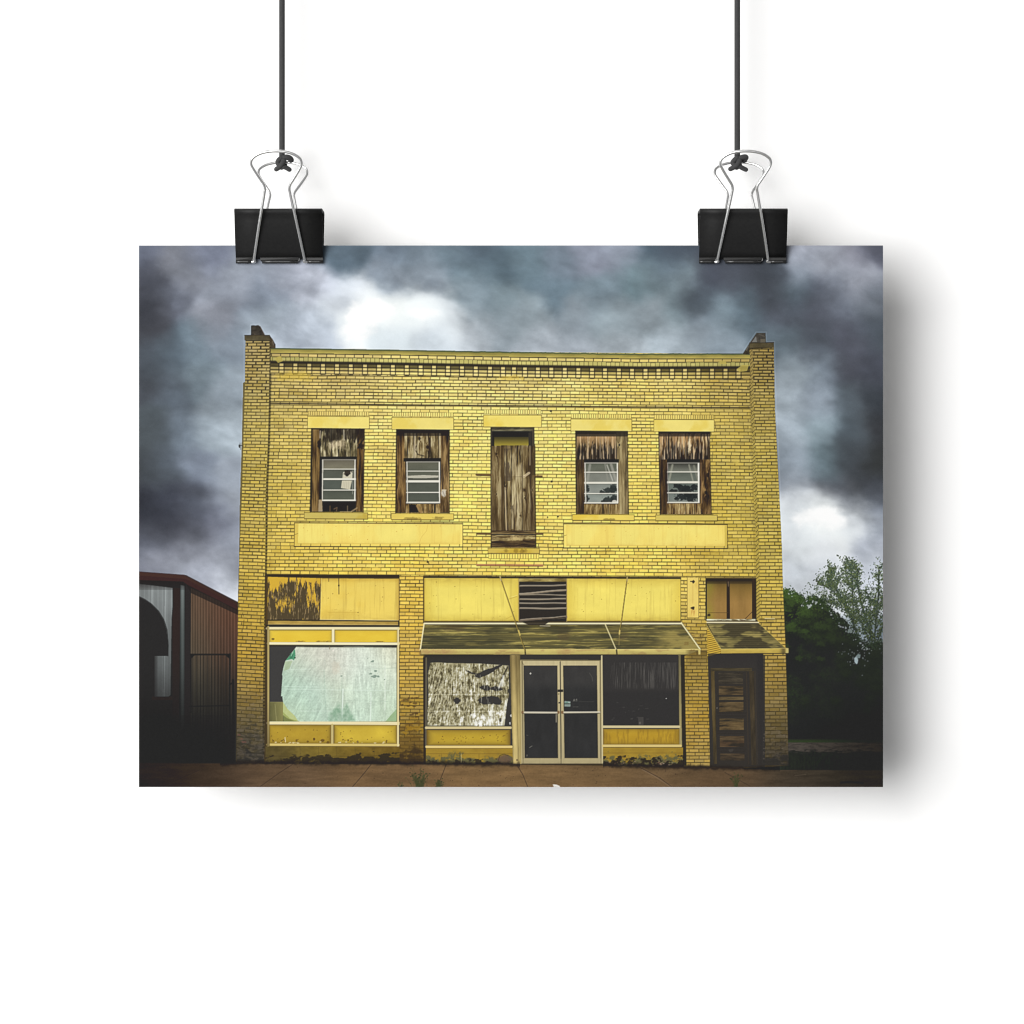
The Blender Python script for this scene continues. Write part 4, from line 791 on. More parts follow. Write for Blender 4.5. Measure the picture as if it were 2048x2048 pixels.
    sl,m=poly([(846.5,1151.5),(1362,1154),(1362,1158),(846.5,1156)]); put((sl,m),col(dark),.9); line([(848.5,1157),(848.5,1243)],2,(150,122,50),.6)
    put(rect(1037,1156.5,1134,1243), col((50,46,42))); wood(rect(1037,1157,1134,1163.5),[(120,98,54),(176,150,88),(212,190,130)],131,30,3,horiz=True)
    for x in (1037.5,1133.5): line([(x,1158),(x,1243)],1.8,(176,152,90),.85)
    for (a,b,w,c) in [((1040,1172.5),(1131,1170.5),3.4,(124,112,94)),((1039,1188),(1132,1180.5),4,(140,126,104)),((1040,1189.5),(1132,1190.5),3,(104,94,78)),((1040,1199),(1131,1198),3.4,(130,118,98)),((1039,1206.5),(1132,1207),3.2,(120,110,94)),((1040,1217),(1132,1217),3.6,(134,122,104)),((1041,1241),(1132,1234),5,(116,102,84)),((1085,1237),(1131,1233.5),3,(100,88,72))]:
        pts=[(a[0]+(b[0]-a[0])*t,a[1]+(b[1]-a[1])*t+1.2*np.sin(t*6+a[1])*.45) for t in np.linspace(0,1,9)]; line(pts,w,c,.95); line([(x,y-w*.3) for x,y in pts],1.1,(196,184,160),.75); line([(x,y+w*.5+.4) for x,y in pts],1.4,(36,33,30),.8)
    reg('vent',B,R4(1036.5,1156.5,1134.5,1243))
    # ---------------- main awning
    A=[(848.5,1249),(1363,1249),(1400,1298),(841,1299)]
    sl,m=poly(A); x=PX[sl]; y=PY[sl]
    pl=fbm(x/80,y/2.0,140,4); q=fbm(x/46,y/3.2,141,5,.6); big=fbm(x/42,y/26,142,4)
    b=mix(col((84,80,54)),col((126,114,64)),np.clip((pl-.3)*2.2,0,1)); b=mix(b,col((186,170,94)),ss(.52,.68,q*.6+pl*.4)*.8); b=mix(b,col((90,74,56)),ss(.54,.7,big)*.4); b=mix(b,col((66,64,48)),ss(.55,.7,fbm(x/50,y/12,143,3))*.6)
    b=mix(b,col((168,150,82)),ss(1300,1345,x)*ss(.3,.55,fbm(x/30,y/11,144,3))*.8); b=b*(1-.2*np.clip(1-(y-1249)/10,0,1))[...,None]
    saw=(((y-1249)/4.2)%1); b=b*(1-.13*np.exp(-((saw-.1)/.12)**2))[...,None]
    put((sl,m),b)
    sl,m=poly([(841,1298.5),(1400,1298),(1400.5,1309.5),(1300,1308.5),(1060,1309),(842,1308.5)]); x=PX[sl]; y=PY[sl]
    f=mix(col((186,168,96)),col((214,198,116)),fbm(x/28,y/5,145,4)); f=mix(f,col((168,136,88)),ss(.56,.72,fbm(x/20,y/6,146,4))*.5); f=f*np.clip(1.08-(y-1298)/60,0,2)[...,None]; put((sl,m),f)
    for x,a in ((850,.7),(880,.5),(900,.4),(1130,.5)): blob(x,1303,16,5,(170,124,88),a*.7,rag=1.4,hard=1.2)
    line([(841,1309.5),(1060,1310),(1400,1310)],1.6,(72,64,40),.8); line([(841,1299),(1400,1298.4)],.9,(232,220,150),.6)
    line([(848.5,1247),(1364,1247)],3.4,(236,226,180),1); line([(848.5,1244.2),(1364,1244.4)],1.6,(92,78,42),.8); line([(848.5,1249.6),(1364,1249.6)],1.4,(60,54,38),.75)
    line([(848,1249),(840.5,1300)],2.6,(232,220,168),1); line([(841,1300),(841.5,1308)],1.6,(120,100,58),.9); line([(1363,1246),(1400.5,1298.5)],2.8,(240,230,180),1); line([(1210.5,1249),(1233,1301)],2.3,(220,208,150),.95)
    sl,m=poly([(1040,1243),(1100,1243),(1090,1249),(1060,1250.5)]); put((sl,m),col((52,46,38)),.9); line([(1080,1251.5),(1100,1252)],1.4,(226,214,176),.8)
    for x in (1050,1233): line([(x,1300),(x+1,1309)],3,(66,60,40),.85)
    # stays
    for p in ([(1000,1153),(1038,1265),(1051,1303)],[(1254.5,1155),(1242,1249),(1239,1264)]): line(p,2.2,(66,56,32),.85); line([(a-.5,b) for a,b in p],1.1,(196,168,80),.9)
    line([(1238.8,1264),(1238,1290)],1.6,(150,132,76),.7); line([(1037,1261),(1040,1270)],3,(210,186,100),.9); line([(1239.4,1261),(1238.8,1268)],3,(214,190,110),.9); line([(1000,1152),(1002,1161)],2.6,(196,176,120),.8); line([(1254.5,1154),(1254.5,1162)],2.4,(190,170,110),.8)
    reg('awning',B,[(848.5,1245.5),(1364,1245.5),(1401,1298),(1401,1310),(841,1310),(840,1299)],label='long weathered board awning over the shop doors')
    # ---------------- shopfront under it
    put(rect(850,1310,1361,1500), col((61,59,57)))
    sl,m=rect(850,1310,1361,1336); put((sl,m*np.clip(1-(PY[sl]-1310)/26,0,1)),col((50,47,43)),.9)
    line([(852.5,1316),(852,1494)],2.8,(120,110,82),.7)
    foil=[(861,1325.5),(875,1324.5),(895,1326),(960,1327),(1018,1331),(1018,1391),(1014,1408),(1009,1451.5),(855,1451.5),(855,1420),(857,1390),(855.5,1347)]
    sl,m=poly(foil); x=PX[sl]; y=PY[sl]
    sh=(x+ (y-1390)*np.interp(x,[860,900,960,1016],[.22,.04,.0,-.16]))
    st=fbm(sh/1.5,y/15,150,4,.62); big=fbm(sh/14,y/40,151,3); cr=fbm(sh/2.2,y/2.6,152,3); gr=.5+.5*np.sin(sh*2*np.pi/4.6+2*fbm(sh/9,y/20,155,3)*6.3)
    rg=1-np.abs(2*fbm((sh+5*cr)/5.5,(y+6*st)/9,156,3)-1); rg2=1-np.abs(2*fbm((sh*.8+y*.3)/9,(y-sh*.3)/13,157,3)-1); v=np.clip((st-.5)*1.15+.36+(big-.5)*.4+(cr-.5)*.75+(gr-.5)*.24+(rg-.72)*.9+(rg2-.75)*.7,0,1.15)
    low=ss(1395,1450,y)*ss(930,1000,x); v=np.clip(v+low*.35+ss(1430,1451,y)*.18+ (ss(.64,.72,fbm(sh/4,y/22,153,3))*.42),0,1.3)
    band=(np.exp(-((y-1389)/1.2)**2)+np.exp(-((y-1422.5)/1.2)**2)); v=np.clip(v+band*.35-np.exp(-((y-1393)/2)**2)*.1,0,1.3)
    b=np.where((v<.5)[...,None],mix(col((84,77,54)),col((162,154,116)),np.clip(v*2,0,1)),mix(col((162,154,116)),col((240,239,228)),np.clip((v-.5)/.75,0,1)**1.15)); 
    tp=ss(1345,1325,y)*ss(.35,.6,fbm(x/12,y/8,154,3)); b=mix(b,col((176,166,126)),np.clip(tp,0,1)*.6); put((sl,m),b)
    dk=(60,58,56)
    for c in ([(927,1338),(945,1345),(955,1347),(975,1338),(985,1336),(1000,1329),(1005,1331),(990,1340),(985,1345),(968,1352),(960,1356),(948,1353),(952,1349),(940,1347)],[(958,1375),(966,1371),(976,1370.5),(980,1375),(990,1372),(998,1374),(1006,1377),(1004,1381),(992,1382),(982,1379),(974,1382),(964,1379)],[(956,1399),(966,1393),(982,1392),(996,1394),(1004,1402),(1000,1410),(984,1408),(970,1409),(958,1406)],[(907,1400),(912,1394),(917,1395),(921,1401),(918,1407),(911,1408)]):
        cc=np.array(c,float); pts=[]
        for i in range(len(cc)):
            a0=cc[i]; a1=cc[(i+1)%len(cc)]
            for t in np.linspace(0,1,7)[:-1]: pts.append(tuple(a0*(1-t)+a1*t+rr.normal(0,.45,2)))
        put(poly(pts),col(dk)); 
    line([(1016,1333),(1002,1360)],3,(60,56,48),.8); blob(1017,1382,2,4,(60,58,54),.9); blob(1001,1440,2.6,5,(56,52,44),.8,rag=1)
    for k2 in range(24): x0=rr.normal(975,22); blob(x0,rr.uniform(1425,1450),rr.uniform(1,3.4),rr.uniform(2,6),(250,250,246),.75,rag=1.4,seed=k2)
    for p in ([(985,1412),(980,1450)],[(1004,1360),(998,1375)],[(1012,1402),(1004,1448)],[(951,1440),(951,1450)],[(1007,1352),(1004,1372)]): line(p,4,(240,240,230),.7,1.2)
    for k2 in range(36): x0=rr.uniform(858,900); L0=rr.uniform(14,40); y0=rr.uniform(1335,1410); line([(x0+6,y0),(x0+6-L0*.24,y0+L0)],1,(226,220,190) if rr.random()<.6 else (84,76,54),.5)
    for k2 in range(130): x0=rr.uniform(880,1000); y0=rr.uniform(1345,1440); L0=rr.uniform(4,16); line([(x0,y0),(x0+rr.normal(0,.6),y0+L0)],.9,(230,226,200) if rr.random()<.5 else (70,64,46),.55)
    bar([(852.5,1455.5),(1021,1455.5)],5.4,(206,190,138)); 
    sl,m=rect(853,1460,1021,1490.5); x=PX[sl]; y=PY[sl]; f=mix(col((188,155,46)),col((204,174,55)),fbm(x/30,y/14,160,3)); e=np.minimum(np.minimum(x-853,1021-x)/1.6,np.minimum((y-1458)*.9,(1492-y)*1.1)); put((sl,m),mix(f,col((92,70,40)),np.exp(-np.clip(e,0,99)/5)*.85))
    for k2 in range(40): blob(rr.uniform(860,1015),rr.uniform(1466,1487),rr.uniform(.5,1.2),rr.uniform(.5,1.2),(104,76,34),.7)
    bar([(853,1493.6),(1023,1493.6)],5,(226,200,124))
    def base(x0,x1,y0,y1,sd,lab):
        sl,m=rect(x0,y0,x1,y1); x=PX[sl]; y=PY[sl]; f=mix(col((172,141,50)),col((148,118,44)),fbm(x/20,y/9,sd,4)); dd=ss(.44,.68,fbm(x/10,y/9,sd+1,5,.6)+(y-(y0+y1)/2-2)/44); f=mix(f,col((86,88,66)),dd*.8); f=mix(f,col((52,46,38)),ss(.55,.7,fbm(x/8,y/6,sd+2,3)+(y-y1+6)/34)*.9); put((sl,m),f)
        line([(x0,y0+11),(x1,y0+11)],.9,(96,74,36),.5); reg('base_wall',B,R4(x0,y0,x1,y1),label=lab)
    base(852,1027,1496.5,1528,165,'stained block base under the middle shop window')
    for x in (883,920,958): line([(x,1508),(x,1524)],.9,(84,68,36),.5)
    line([(922.5,1508),(922.5,1525)],1.4,(206,190,120),.8); blob(1010,1519,15,9,(104,84,70),.85,rag=.7); line([(996,1522),(1000,1511),(1008,1508),(1018,1512)],1.2,(62,54,42),.7)
    reg('shop_window',B,R4(850,1310,1021,1497),label='shop window hung inside with torn crinkled silver foil')
    # post between window and doors
    sl,m=poly([(1019.5,1310),(1041.5,1310),(1044,1528),(1026,1528)]); x=PX[sl]; y=PY[sl]; xo=x-(y-1310)*.022
    f=mix(col((150,130,82)),col((206,184,118)),np.clip((y-1320)/120,0,1)); f=f*np.interp(xo,[1019,1022,1024,1028,1031,1033,1036,1041],[.72,.8,1.02,1.02,.86,.92,.86,.7])[...,None]; put((sl,m),f*(1+(fbm(x/5,y/22,170,3)-.5)*.16)[...,None]); line([(1033,1312),(1037,1526)],1,(96,80,46),.6); blob(1034,1520,1.4,2,(70,52,34),.8)
    # ---- glass double doors
    put(rect(1040.5,1309,1206,1319.5), col((56,54,51)))
    al=(178,164,124); al2=(196,182,138)
    put(poly([(1040.5,1319),(1204,1320),(1205.5,1527.5),(1043,1528)]), col((150,138,102)))
    for (x0,x1,lab) in ((1046,1119.5,'left leaf'),(1121.5,1199,'right leaf')):
        o=1.6; q=[(x0,1322),(x1,1322),(x1+o,1527),(x0+o,1527)]
        sl,m=poly(q); y=PY[sl]; put((sl,m),mix(col(al2),col(al),np.clip((y-1330)/150,0,1))*(1+(fbm(PX[sl]/4,y/30,171,3)-.5)*.1)[...,None])
    for gx0,gx1,o in ((1047.5,1114.3,1.6),(1126.5,1193.6,2.2)):
        q=[(gx0,1331.5),(gx1,1331.5),(gx1+o,1516),(gx0+o+.6,1516)]; sl,m=poly(q); y=PY[sl]; x=PX[sl]; f=mix(col((60,59,58)),col((51,51,51)),ss(1360,1385,y)); put((sl,m),f*(1+(fbm(x/12,y/30,172,4)-.5)*.16)[...,None]); line(q+[q[0]],1,(70,62,44),.7)
    line([(1120.4,1324),(1122.3,1527)],1.6,(46,42,34),.95); line([(1041,1320),(1204,1321)],1.4,(106,96,68),.8); line([(1044,1322),(1046.5,1527)],1,(104,92,62),.7); line([(1200.5,1322),(1202,1527)],1,(96,86,60),.7); line([(1042,1322),(1048,1330)],1,(90,80,54),.7)
    line([(1203.5,1312),(1205,1527)],3.2,(206,192,146),.95); line([(1041.5,1322),(1043.5,1527)],2.6,(188,172,124),.9)
    for p in ([(1045,1425),(1115,1425.4)],[(1126,1425),(1199,1424.4)]): line(p,3.6,(188,180,156),1); line([(a,b-1) for a,b in p],1.1,(228,222,204),.8); line([(a,b+2.3) for a,b in p],1.1,(44,42,38),.8)
    for x in (1045,1117,1124.5): blob(x,1424.6,2.4,3,(128,98,66),.95)
    put(rect(1115.5,1379,1126.5,1384),col((52,48,42))); blob(1118.5,1405.5,1.5,1.7,(44,40,34),.95); blob(1117.5,1388,1.2,1.4,(110,98,68),.9); line([(1112.5,1429),(1112.5,1444)],1.8,(168,158,130),.9); line([(1128,1430),(1128,1442)],1.4,(120,112,90),.8)
    # stickers and faint lettering on the glass
    put(poly([(1129,1402),(1141,1402.6),(1141,1413.4),(1129,1413)]),col((140,156,148)),.9); line([(1129.5,1407.5),(1140.5,1407.5)],2,(58,66,60),.8); line([(1131,1405.6),(1136,1404.4)],1.2,(84,140,116),.8); line([(1137,1404.4),(1139.5,1405.6)],1,(206,220,214),.8)
    line([(1146.5,1402.5),(1148.3,1398.2),(1150.2,1402.5)],1.1,(140,138,128),.8); line([(1147.4,1401.2),(1149.6,1401.2)],.9,(140,138,128),.7); line([(1152,1399.2),(1153.6,1398),(1153.6,1402.5)],1.1,(140,138,128),.8)
    for x in (1146,1148.4,1151,1153.4,1155): line([(x,1413.8),(x+1.4,1413.8)],.9,(110,108,100),.7)
    line([(1158,1403),(1188,1403.6)],.8,(92,90,84),.6); blob(1061,1347,1.7,1.9,(206,202,190),.95); line([(1179,1346),(1184,1354),(1185,1362)],1,(104,102,96),.6); line([(1059,1495),(1064,1492)],1.2,(150,146,132),.7); blob(1054,1511,1.4,2,(110,106,96),.7); line([(1053,1470),(1056,1471)],.9,(120,116,106),.6)
    put(poly([(1044,1517.5),(1205,1517),(1205.5,1527.5),(1044,1528)]),col((176,162,120)),.55); line([(1044,1528),(1206,1528)],1.6,(60,52,38),.8)
    reg('glass_door',B,[(1041,1319.5),(1120.8,1319.5),(1122.4,1528),(1043,1528)],label='left leaf of the glass shop doors'); reg('glass_door',B,[(1120.8,1319.5),(1204.5,1320),(1206,1528),(1122.4,1528)],label='right leaf of the glass shop doors, with a small pale sticker')
    # ---- right shop window
    put(rect(1206,1310,1357,1452), col((57,55,54)))
    sl,m=rect(1206,1325,1357,1382); x=PX[sl]; y=PY[sl]; put((sl,m*np.clip((fbm(x/1.6,y/40,180,3)-.48)*1.2,0,.26)*ss(1222,1232,x)*(1-ss(1372,1381,y))),col((136,132,124)))
    for k2 in range(34): x0=rr.uniform(1222,1345); y0=rr.uniform(1329,1345); line([(x0,y0),(x0+rr.normal(1,3),y0+rr.uniform(14,38))],.7,(116,113,107),.3)
    sl,m=rect(1206,1378,1357,1452); put((sl,m*ss(1376,1388,PY[sl])),col((51,50,50)),.7); blob(1332.5,1397,1.1,1.1,(214,212,204),.95); put(poly([(1276,1434),(1287,1434),(1287,1450),(1277,1450)]),col((78,75,72)),.7); blob(1280,1446,2,2.5,(112,108,102),.6)
    for k2 in range(14): blob(rr.uniform(1220,1350),rr.uniform(1405,1440),rr.uniform(1,4),rr.uniform(.8,2),(72,70,68),.5,rag=1)
    sl,m=poly([(1356,1310),(1361.5,1310),(1364.5,1494),(1359,1494)]); y=PY[sl]; put((sl,m),mix(col((112,104,74)),col((160,146,98)),np.clip((y-1310)/140,0,1))); line([(1356.6,1312),(1358,1452)],1.2,(44,42,38),.8)
    put(poly([(1361.5,1309),(1369,1309),(1373,1530),(1364.5,1530)]),col((50,46,40)))
    bar([(1206.5,1453.5),(1358,1453.5)],5,(204,190,142)); sl,m=rect(1206,1458,1359,1489); x=PX[sl]; y=PY[sl]; f=mix(col((178,140,40)),col((198,160,48)),fbm(x/26,y/14,182,4)); e=np.minimum(np.minimum(x-1205,1360-x)/1.4,np.minimum((y-1457)*1.2,(1490-y))); put((sl,m),mix(f,col((92,76,44)),np.exp(-np.clip(e,0,99)/4)*.7)); put((sl,m*ss(.5,.7,fbm(x/3,y/16,183,3))),col((126,96,40)),.3)
    bar([(1207,1491.6),(1361,1491.6)],5,(216,192,118)); base(1206,1366,1495,1531,185,'stained block base under the dark shop window')
    sl,m=rect(1206,1510,1368,1533); x=PX[sl]; y=PY[sl]; put((sl,m*ss(.46,.56,fbm(x/10,y/6,188,4)+(y-1524)/60)),col((46,40,35)),.9)
    for k2 in range(26): blob(rr.uniform(1208,1350),rr.uniform(1522,1532),rr.uniform(.8,2.6),rr.uniform(.6,1.4),(176,148,120) if k2%2 else (112,84,66),.75,rag=1)
    reg('shop_window',B,R4(1206,1310,1364,1495),label='dark empty shop window right of the doors')
    # ---------------- narrow column with the little plate
    bricks(poly([(1361.5,1154),(1411,1155),(1414,1250),(1416,1313),(1420,1533),(1373,1533),(1369,1312),(1400,1300),(1362,1247)]),[(1361.5,1154),(1411,1155),(1420.5,1532),(1372,1532)],54,2.5,a=.0,seed=13,th=1.3,tv=1.1,headers=False,off=.1)
    sl,m=rect(1366,1300,1420,1345); put((sl,m*np.clip(1-(PY[sl]-1306)/34,0,1)*np.clip((PX[sl]-1370)/10,0,1)),col((84,68,40)),.55)
    for k2 in range(12): blob(rr.uniform(1370,1412),rr.uniform(1252,1312),rr.uniform(2,6),1.5,(128,104,56),.6,rag=1.2)
    line([(1363,1246),(1400.5,1298.5)],3.0,(240,230,180),1); line([(1364.5,1246),(1402,1298.5)],1,(96,78,40),.6); put(poly([(1396,1298.3),(1401,1298.3),(1401,1309),(1397,1309)]),col((206,188,112)))
    q=R4(1374.5,1155.5,1397.5,1236); plain(poly(q),(236,208,108),.04,20,190,blot=(222,186,86)); line([q[0],q[3]],1.1,(110,92,44),.7); line([q[1],q[2]],1.1,(96,80,38),.8); line([q[3],q[2]],1.3,(84,68,34),.8)
    for y in (1163,1216): blob(1385.5,y,4,2.2,(60,48,36),.95,rag=1.4); blob(1386.5,y+2,2,1.8,(48,40,30),.9)
    sl,m=rect(1382,1218,1390,1236); put((sl,m*ss(.4,.6,fbm(PX[sl]/2,PY[sl]/9,191,3))*np.clip(1-(PY[sl]-1218)/16,0,1)),col((190,128,60)),.8); line([(1385.5,1168),(1385.5,1206)],2.4,(206,172,86),.4,1)
    reg('wall_plate',B,q)
    # ---------------- right doorway bay
    put(rect(1411,1155.5,1512,1242), col((54,46,36)))
    for x0,x1 in ((1414,1453.5),(1459.5,1504)):
        sl,m=rect(x0,1162,x1,1238.5); x=PX[sl]; y=PY[sl]; f=mix(col((126,100,48)),col((158,122,66)),np.clip((y-1165)/40,0,1)); f=mix(f,col((158,146,56)),np.exp(-((x-1418)/10)**2)*np.clip(.4+.6*np.abs((y-1200)/36),0,1)*.8); f=f*(1+(fbm(x/9,y/40,192,3)-.5)*.14)[...,None]; put((sl,m),mix(f,col((60,50,36)),np.exp(-np.clip(y-1163,0,99)/5)*.7))
    grad(1411,1155.5,1512,1168,(48,42,36),.95,.3); line([(1456.5,1160),(1457.5,1238)],5,(54,43,32),.95); line([(1507,1160),(1508,1240)],5,(58,46,34),.9); line([(1456.5,1164),(1457,1172)],2.4,(120,100,76),.7); line([(1416,1225.5),(1456,1225.5)],1,(92,70,40),.8); line([(1490,1238),(1504,1224)],1.2,(66,50,34),.8); blob(1418,1230,3,2.4,(56,44,34),.9,rag=1)
    line([(1411,1156),(1513,1156.5)],1.8,(120,100,50),.8)
    wood(rect(1413,1238,1511,1242.5),[(120,104,76),(214,204,176),(240,234,214)],193,14,2,horiz=True); line([(1413,1241.6),(1512,1242)],1.2,(70,58,40),.8); line([(1480,1239.5),(1490,1241)],2,(90,72,52),.8); line([(1414,1244.8),(1517,1245)],2.8,(232,220,176),1)
    reg('transom_panel',B,R4(1411,1156,1512.5,1243))
    # small awning
    S=[(1414,1246),(1517,1246),(1571,1296.5),(1441.6,1298)]
    sl,m=poly(S); x=PX[sl]; y=PY[sl]; pl=fbm(x/30,y/2.4,194,4)
    b=mix(col((104,96,60)),col((162,146,86)),np.clip((pl-.28)*2,0,1)); blk=ss(.44,.62,fbm(x/26,y/10,195,3)+np.exp(-(((x-1490-(y-1270)*.9)/34)**2))*.22-.1); b=mix(b,col((70,64,48)),blk*.85); saw=((y-1246)/4.0)%1; b=b*(1-.16*np.exp(-((saw-.1)/.12)**2))[...,None]; put((sl,m),b)
    sl,m=poly([(1414,1254),(1441.6,1298),(1441.8,1306.5),(1414.5,1314)]); x=PX[sl]; y=PY[sl]; s=np.sin((y-(x-1414)*-.22)*2*np.pi/4.1); put((sl,m),mix(col((212,176,66)),col((126,98,34)),np.clip(s*.5+.5,0,1)**2))
    line([(1414,1252),(1441.6,1298)],1.6,(214,190,96),.8)
    sl,m=poly([(1441.6,1298),(1577,1296.5),(1577,1306),(1441.8,1307)]); x=PX[sl]; y=PY[sl]; f=mix(col((206,180,86)),col((186,160,74)),np.clip((y-1297)/9,0,1)); f=mix(f,col((96,84,54)),np.exp(-((x-1567)/6)**2)*.85); put((sl,m),f*(1+(fbm(x/14,y/5,196,3)-.5)*.14)[...,None])
    line([(1517,1246),(1573,1297)],1.4,(206,182,92),.5); line([(1441.6,1298),(1576,1296.6)],1,(230,210,130),.6); put(rect(1571.5,1297,1577,1306),col((196,180,110)),.95); line([(1441.6,1307.6),(1577,1306.8)],1.6,(58,50,36),.85); line([(1414.5,1314.4),(1441.6,1307)],1.3,(70,58,34),.8)
    line([(1521,1240),(1545,1240),(1552,1238)],1.4,(96,80,42),.7); line([(1530,1237),(1549,1237.5)],2.2,(228,214,160),.7); line([(1535,1244),(1547,1244)],1.2,(78,64,38),.7)
    reg('awning',B,[(1413.5,1245),(1517,1245),(1572,1296),(1577,1296.5),(1577,1307),(1441.8,1307.5),(1414.5,1314.5)],label='small board awning over the wooden side door')
    # recess and old wooden door
    put(poly([(1416,1314),(1441,1307.5),(1526,1307.5),(1526,1320),(1530,1534),(1420.5,1534)]), col((58,55,52)))
    sl,m=rect(1416,1307,1526,1345); put((sl,m*np.clip(1-(PY[sl]-1308)/40,0,1)),col((52,50,50)),.8); sl,m=rect(1508,1310,1530,1534); put((sl,m*np.clip((PX[sl]-1510-(PY[sl]-1310)*.02)/6,0,1)),col((50,48,48)),.8)
    line([(1526,1314),(1515,1312)],2,(96,76,40),.0)
    wood(poly([(1421.5,1338),(1429.5,1338),(1435.5,1528),(1427,1528)]),[(70,56,34),(116,92,50),(142,114,64)],200,4,60); wood(poly([(1421.5,1336),(1504,1336),(1504,1342.5),(1421.5,1342.5)]),[(64,54,38),(92,78,52),(112,94,62)],201,30,3,horiz=True)
    wood(poly([(1498,1342),(1508,1342),(1513,1530),(1503,1530)]),[(60,50,38),(78,64,46),(108,86,58)],202,3,40); put(poly([(1429,1343),(1498,1343),(1503,1530),(1434,1530)]),col((56,52,48)))
    line([(1493,1345),(1497,1528)],1.4,(84,68,48),.6); line([(1510,1342),(1515,1528)],1.2,(88,72,52),.6)
    for y0,y1,pc in [(1345,1368,(64,56,48)),(1372,1390,(104,80,52)),(1393.5,1400,(116,92,58)),(1404,1424,(112,86,54)),(1437,1444,(104,82,52)),(1443.5,1460,(124,94,56)),(1472,1481,(104,78,52)),(1481,1494,(108,76,50)),(1507,1521,(104,78,52))]:
        o=(y0-1345)*.02; x0=1437+o; x1=1486+o*.9
        wood(rect(x0,y0,x1,y1),[(54,46,38),pc,(min(255,pc[0]+34),min(255,pc[1]+28),min(255,pc[2]+18))],203+int(y0)%7,26,3,horiz=True,bias=.02)
    for y in (1392,1402,1426,1432,1462,1467,1497,1503): sl,m=seg([(1436,y),(1490,y)],2.4,1); put((sl,m),col((50,45,40)),.75)
    blob(1434,1416,1.2,1.6,(150,144,130),.9); blob(1462,1501,4,3,(96,90,84),.6,rag=1.2)
    put(poly([(1420,1336),(1513,1336),(1526,1534),(1421,1534)]),col((54,51,48)),.4); grad(1420,1470,1530,1534,(52,48,44),0,.45)
    reg('wooden_door',B,[(1421,1336),(1504,1336),(1514,1532),(1428,1532)])
    # dirt rising at the foot of the piers
    for xa,xb,yt,ym,sd in ((472,532,1360,1440,210),(1524,1578,1395,1490,214)):
        sl,m=rect(xa,yt-40,xb,1531); x=PX[sl]; y=PY[sl]; inside=poly(BUILD,2); M=np.zeros(C.shape[:2],np.float32); M[inside[0]]=inside[1]; m=m*M[sl]*(((x<pil_r(y)+4)&(x>pil_l(y))) if xa<1000 else (x>1526))
        put((sl,m*ss(.46,.7,fbm(x/9,y/6,sd,4)+(y-ym-34)/240)*.5),col((60,57,52))); put((sl,m*ss(.58,.66,fbm(x/7,y/3,sd+1,4)+(y-ym)/500)*.28),col((150,132,112)))
        put((sl,m*ss(.5,.7,fbm(x/16,y/12,sd+2,3)+(y-1512)/60)*.85),col((46,44,42)))
    for x,y in ((483,1478),(486,1484),(478,1470),(490,1484)): blob(x,y,3,1.6,(150,96,82),.6,rag=1.2)
    grad(470,1360,527,1520,(62,60,56),0,.4); grad(1524,1400,1577,1531,(60,58,54),0,.35)
    # rust marks on the left pier
    for p in ([(485,1226),(487,1232)],[(488,1240),(486,1258)],[(520,1248),(521,1240)]): line(p,1.2,(80,64,34),.7)

def paint_picture():
    paint_sky(); reg('sky','',R4(278,491,1766,1574))
    paint_trees(); paint_right_ground(); paint_shed(); paint_upper(); paint_lower(); paint_pavement()
    # the print's own soft blacks, slight lens softness and grain
    C[:] = np.clip(C, 0, 255)
    # the picture was printed crisp: a fine unsharp pass, and slightly muted colour
    for ch in range(3):
        d = C[..., ch] - blur(C[..., ch], 1.3); C[..., ch] += .8 * np.clip(d, -42, 30)
    g = C.mean(-1, keepdims=True); C[:] = np.clip(g + (C - g) * .94, 0, 255)
    # the camera's fall-off towards the lower corners of the picture
    vg = .30 * ss(1330, 1574, PY) * ((1 - ss(300, 560, PX)) + ss(1500, 1766, PX)); C[:] = C * (1 - vg)[..., None]
    np.maximum(C, 37, out=C)
    g = np.random.default_rng(1).normal(0, 1.6, C.shape[:2]).astype(np.float32); C[:] = np.clip(C + g[..., None], 0, 255)
KEY = 322; AMB = .195
# ---------------------------------------------------------------------------
# THE SCENE: a white wall, the print hanging in front of it from two cords by
# two binder clips.  Metres; X right, Z up, the camera looks along +Y.
# ---------------------------------------------------------------------------
import bpy, bmesh, math
from mathutils import Vector
paint_picture()
S = .2794 / 1488            # one sheet unit in metres (an 11 x 8 inch print)
D = 1.30                    # camera distance
GAP = .036                  # print to wall
KEXP = 1.345                 # how far the light lifts a mid surface
scene = bpy.context.scene
col_ = scene.collection
def X(p): return (p - 1024) * S
def Z(p): return (1024 - p) * S

def nodes(name):
    m = bpy.data.materials.new(name); m.use_nodes = True; nt = m.node_tree
    return m, nt, nt.nodes['Principled BSDF']
def N(nt, t, **kw):
    n = nt.nodes.new(t)
    for k, v in kw.items(): setattr(n, k, v)
    return n
def noise_ramp(nt, scale, c0, c1, detail=4, p0=.3, p1=.7, coord='Object'):
    tc = N(nt, 'ShaderNodeTexCoord'); nz = N(nt, 'ShaderNodeTexNoise'); nz.inputs['Scale'].default_value = scale; nz.inputs['Detail'].default_value = detail
    nt.links.new(tc.outputs[coord], nz.inputs['Vector']); r = N(nt, 'ShaderNodeValToRGB')
    r.color_ramp.elements[0].position = p0; r.color_ramp.elements[1].position = p1
    r.color_ramp.elements[0].color = (*c0, 1); r.color_ramp.elements[1].color = (*c1, 1)
    nt.links.new(nz.outputs['Fac'], r.inputs['Fac']); return nz, r

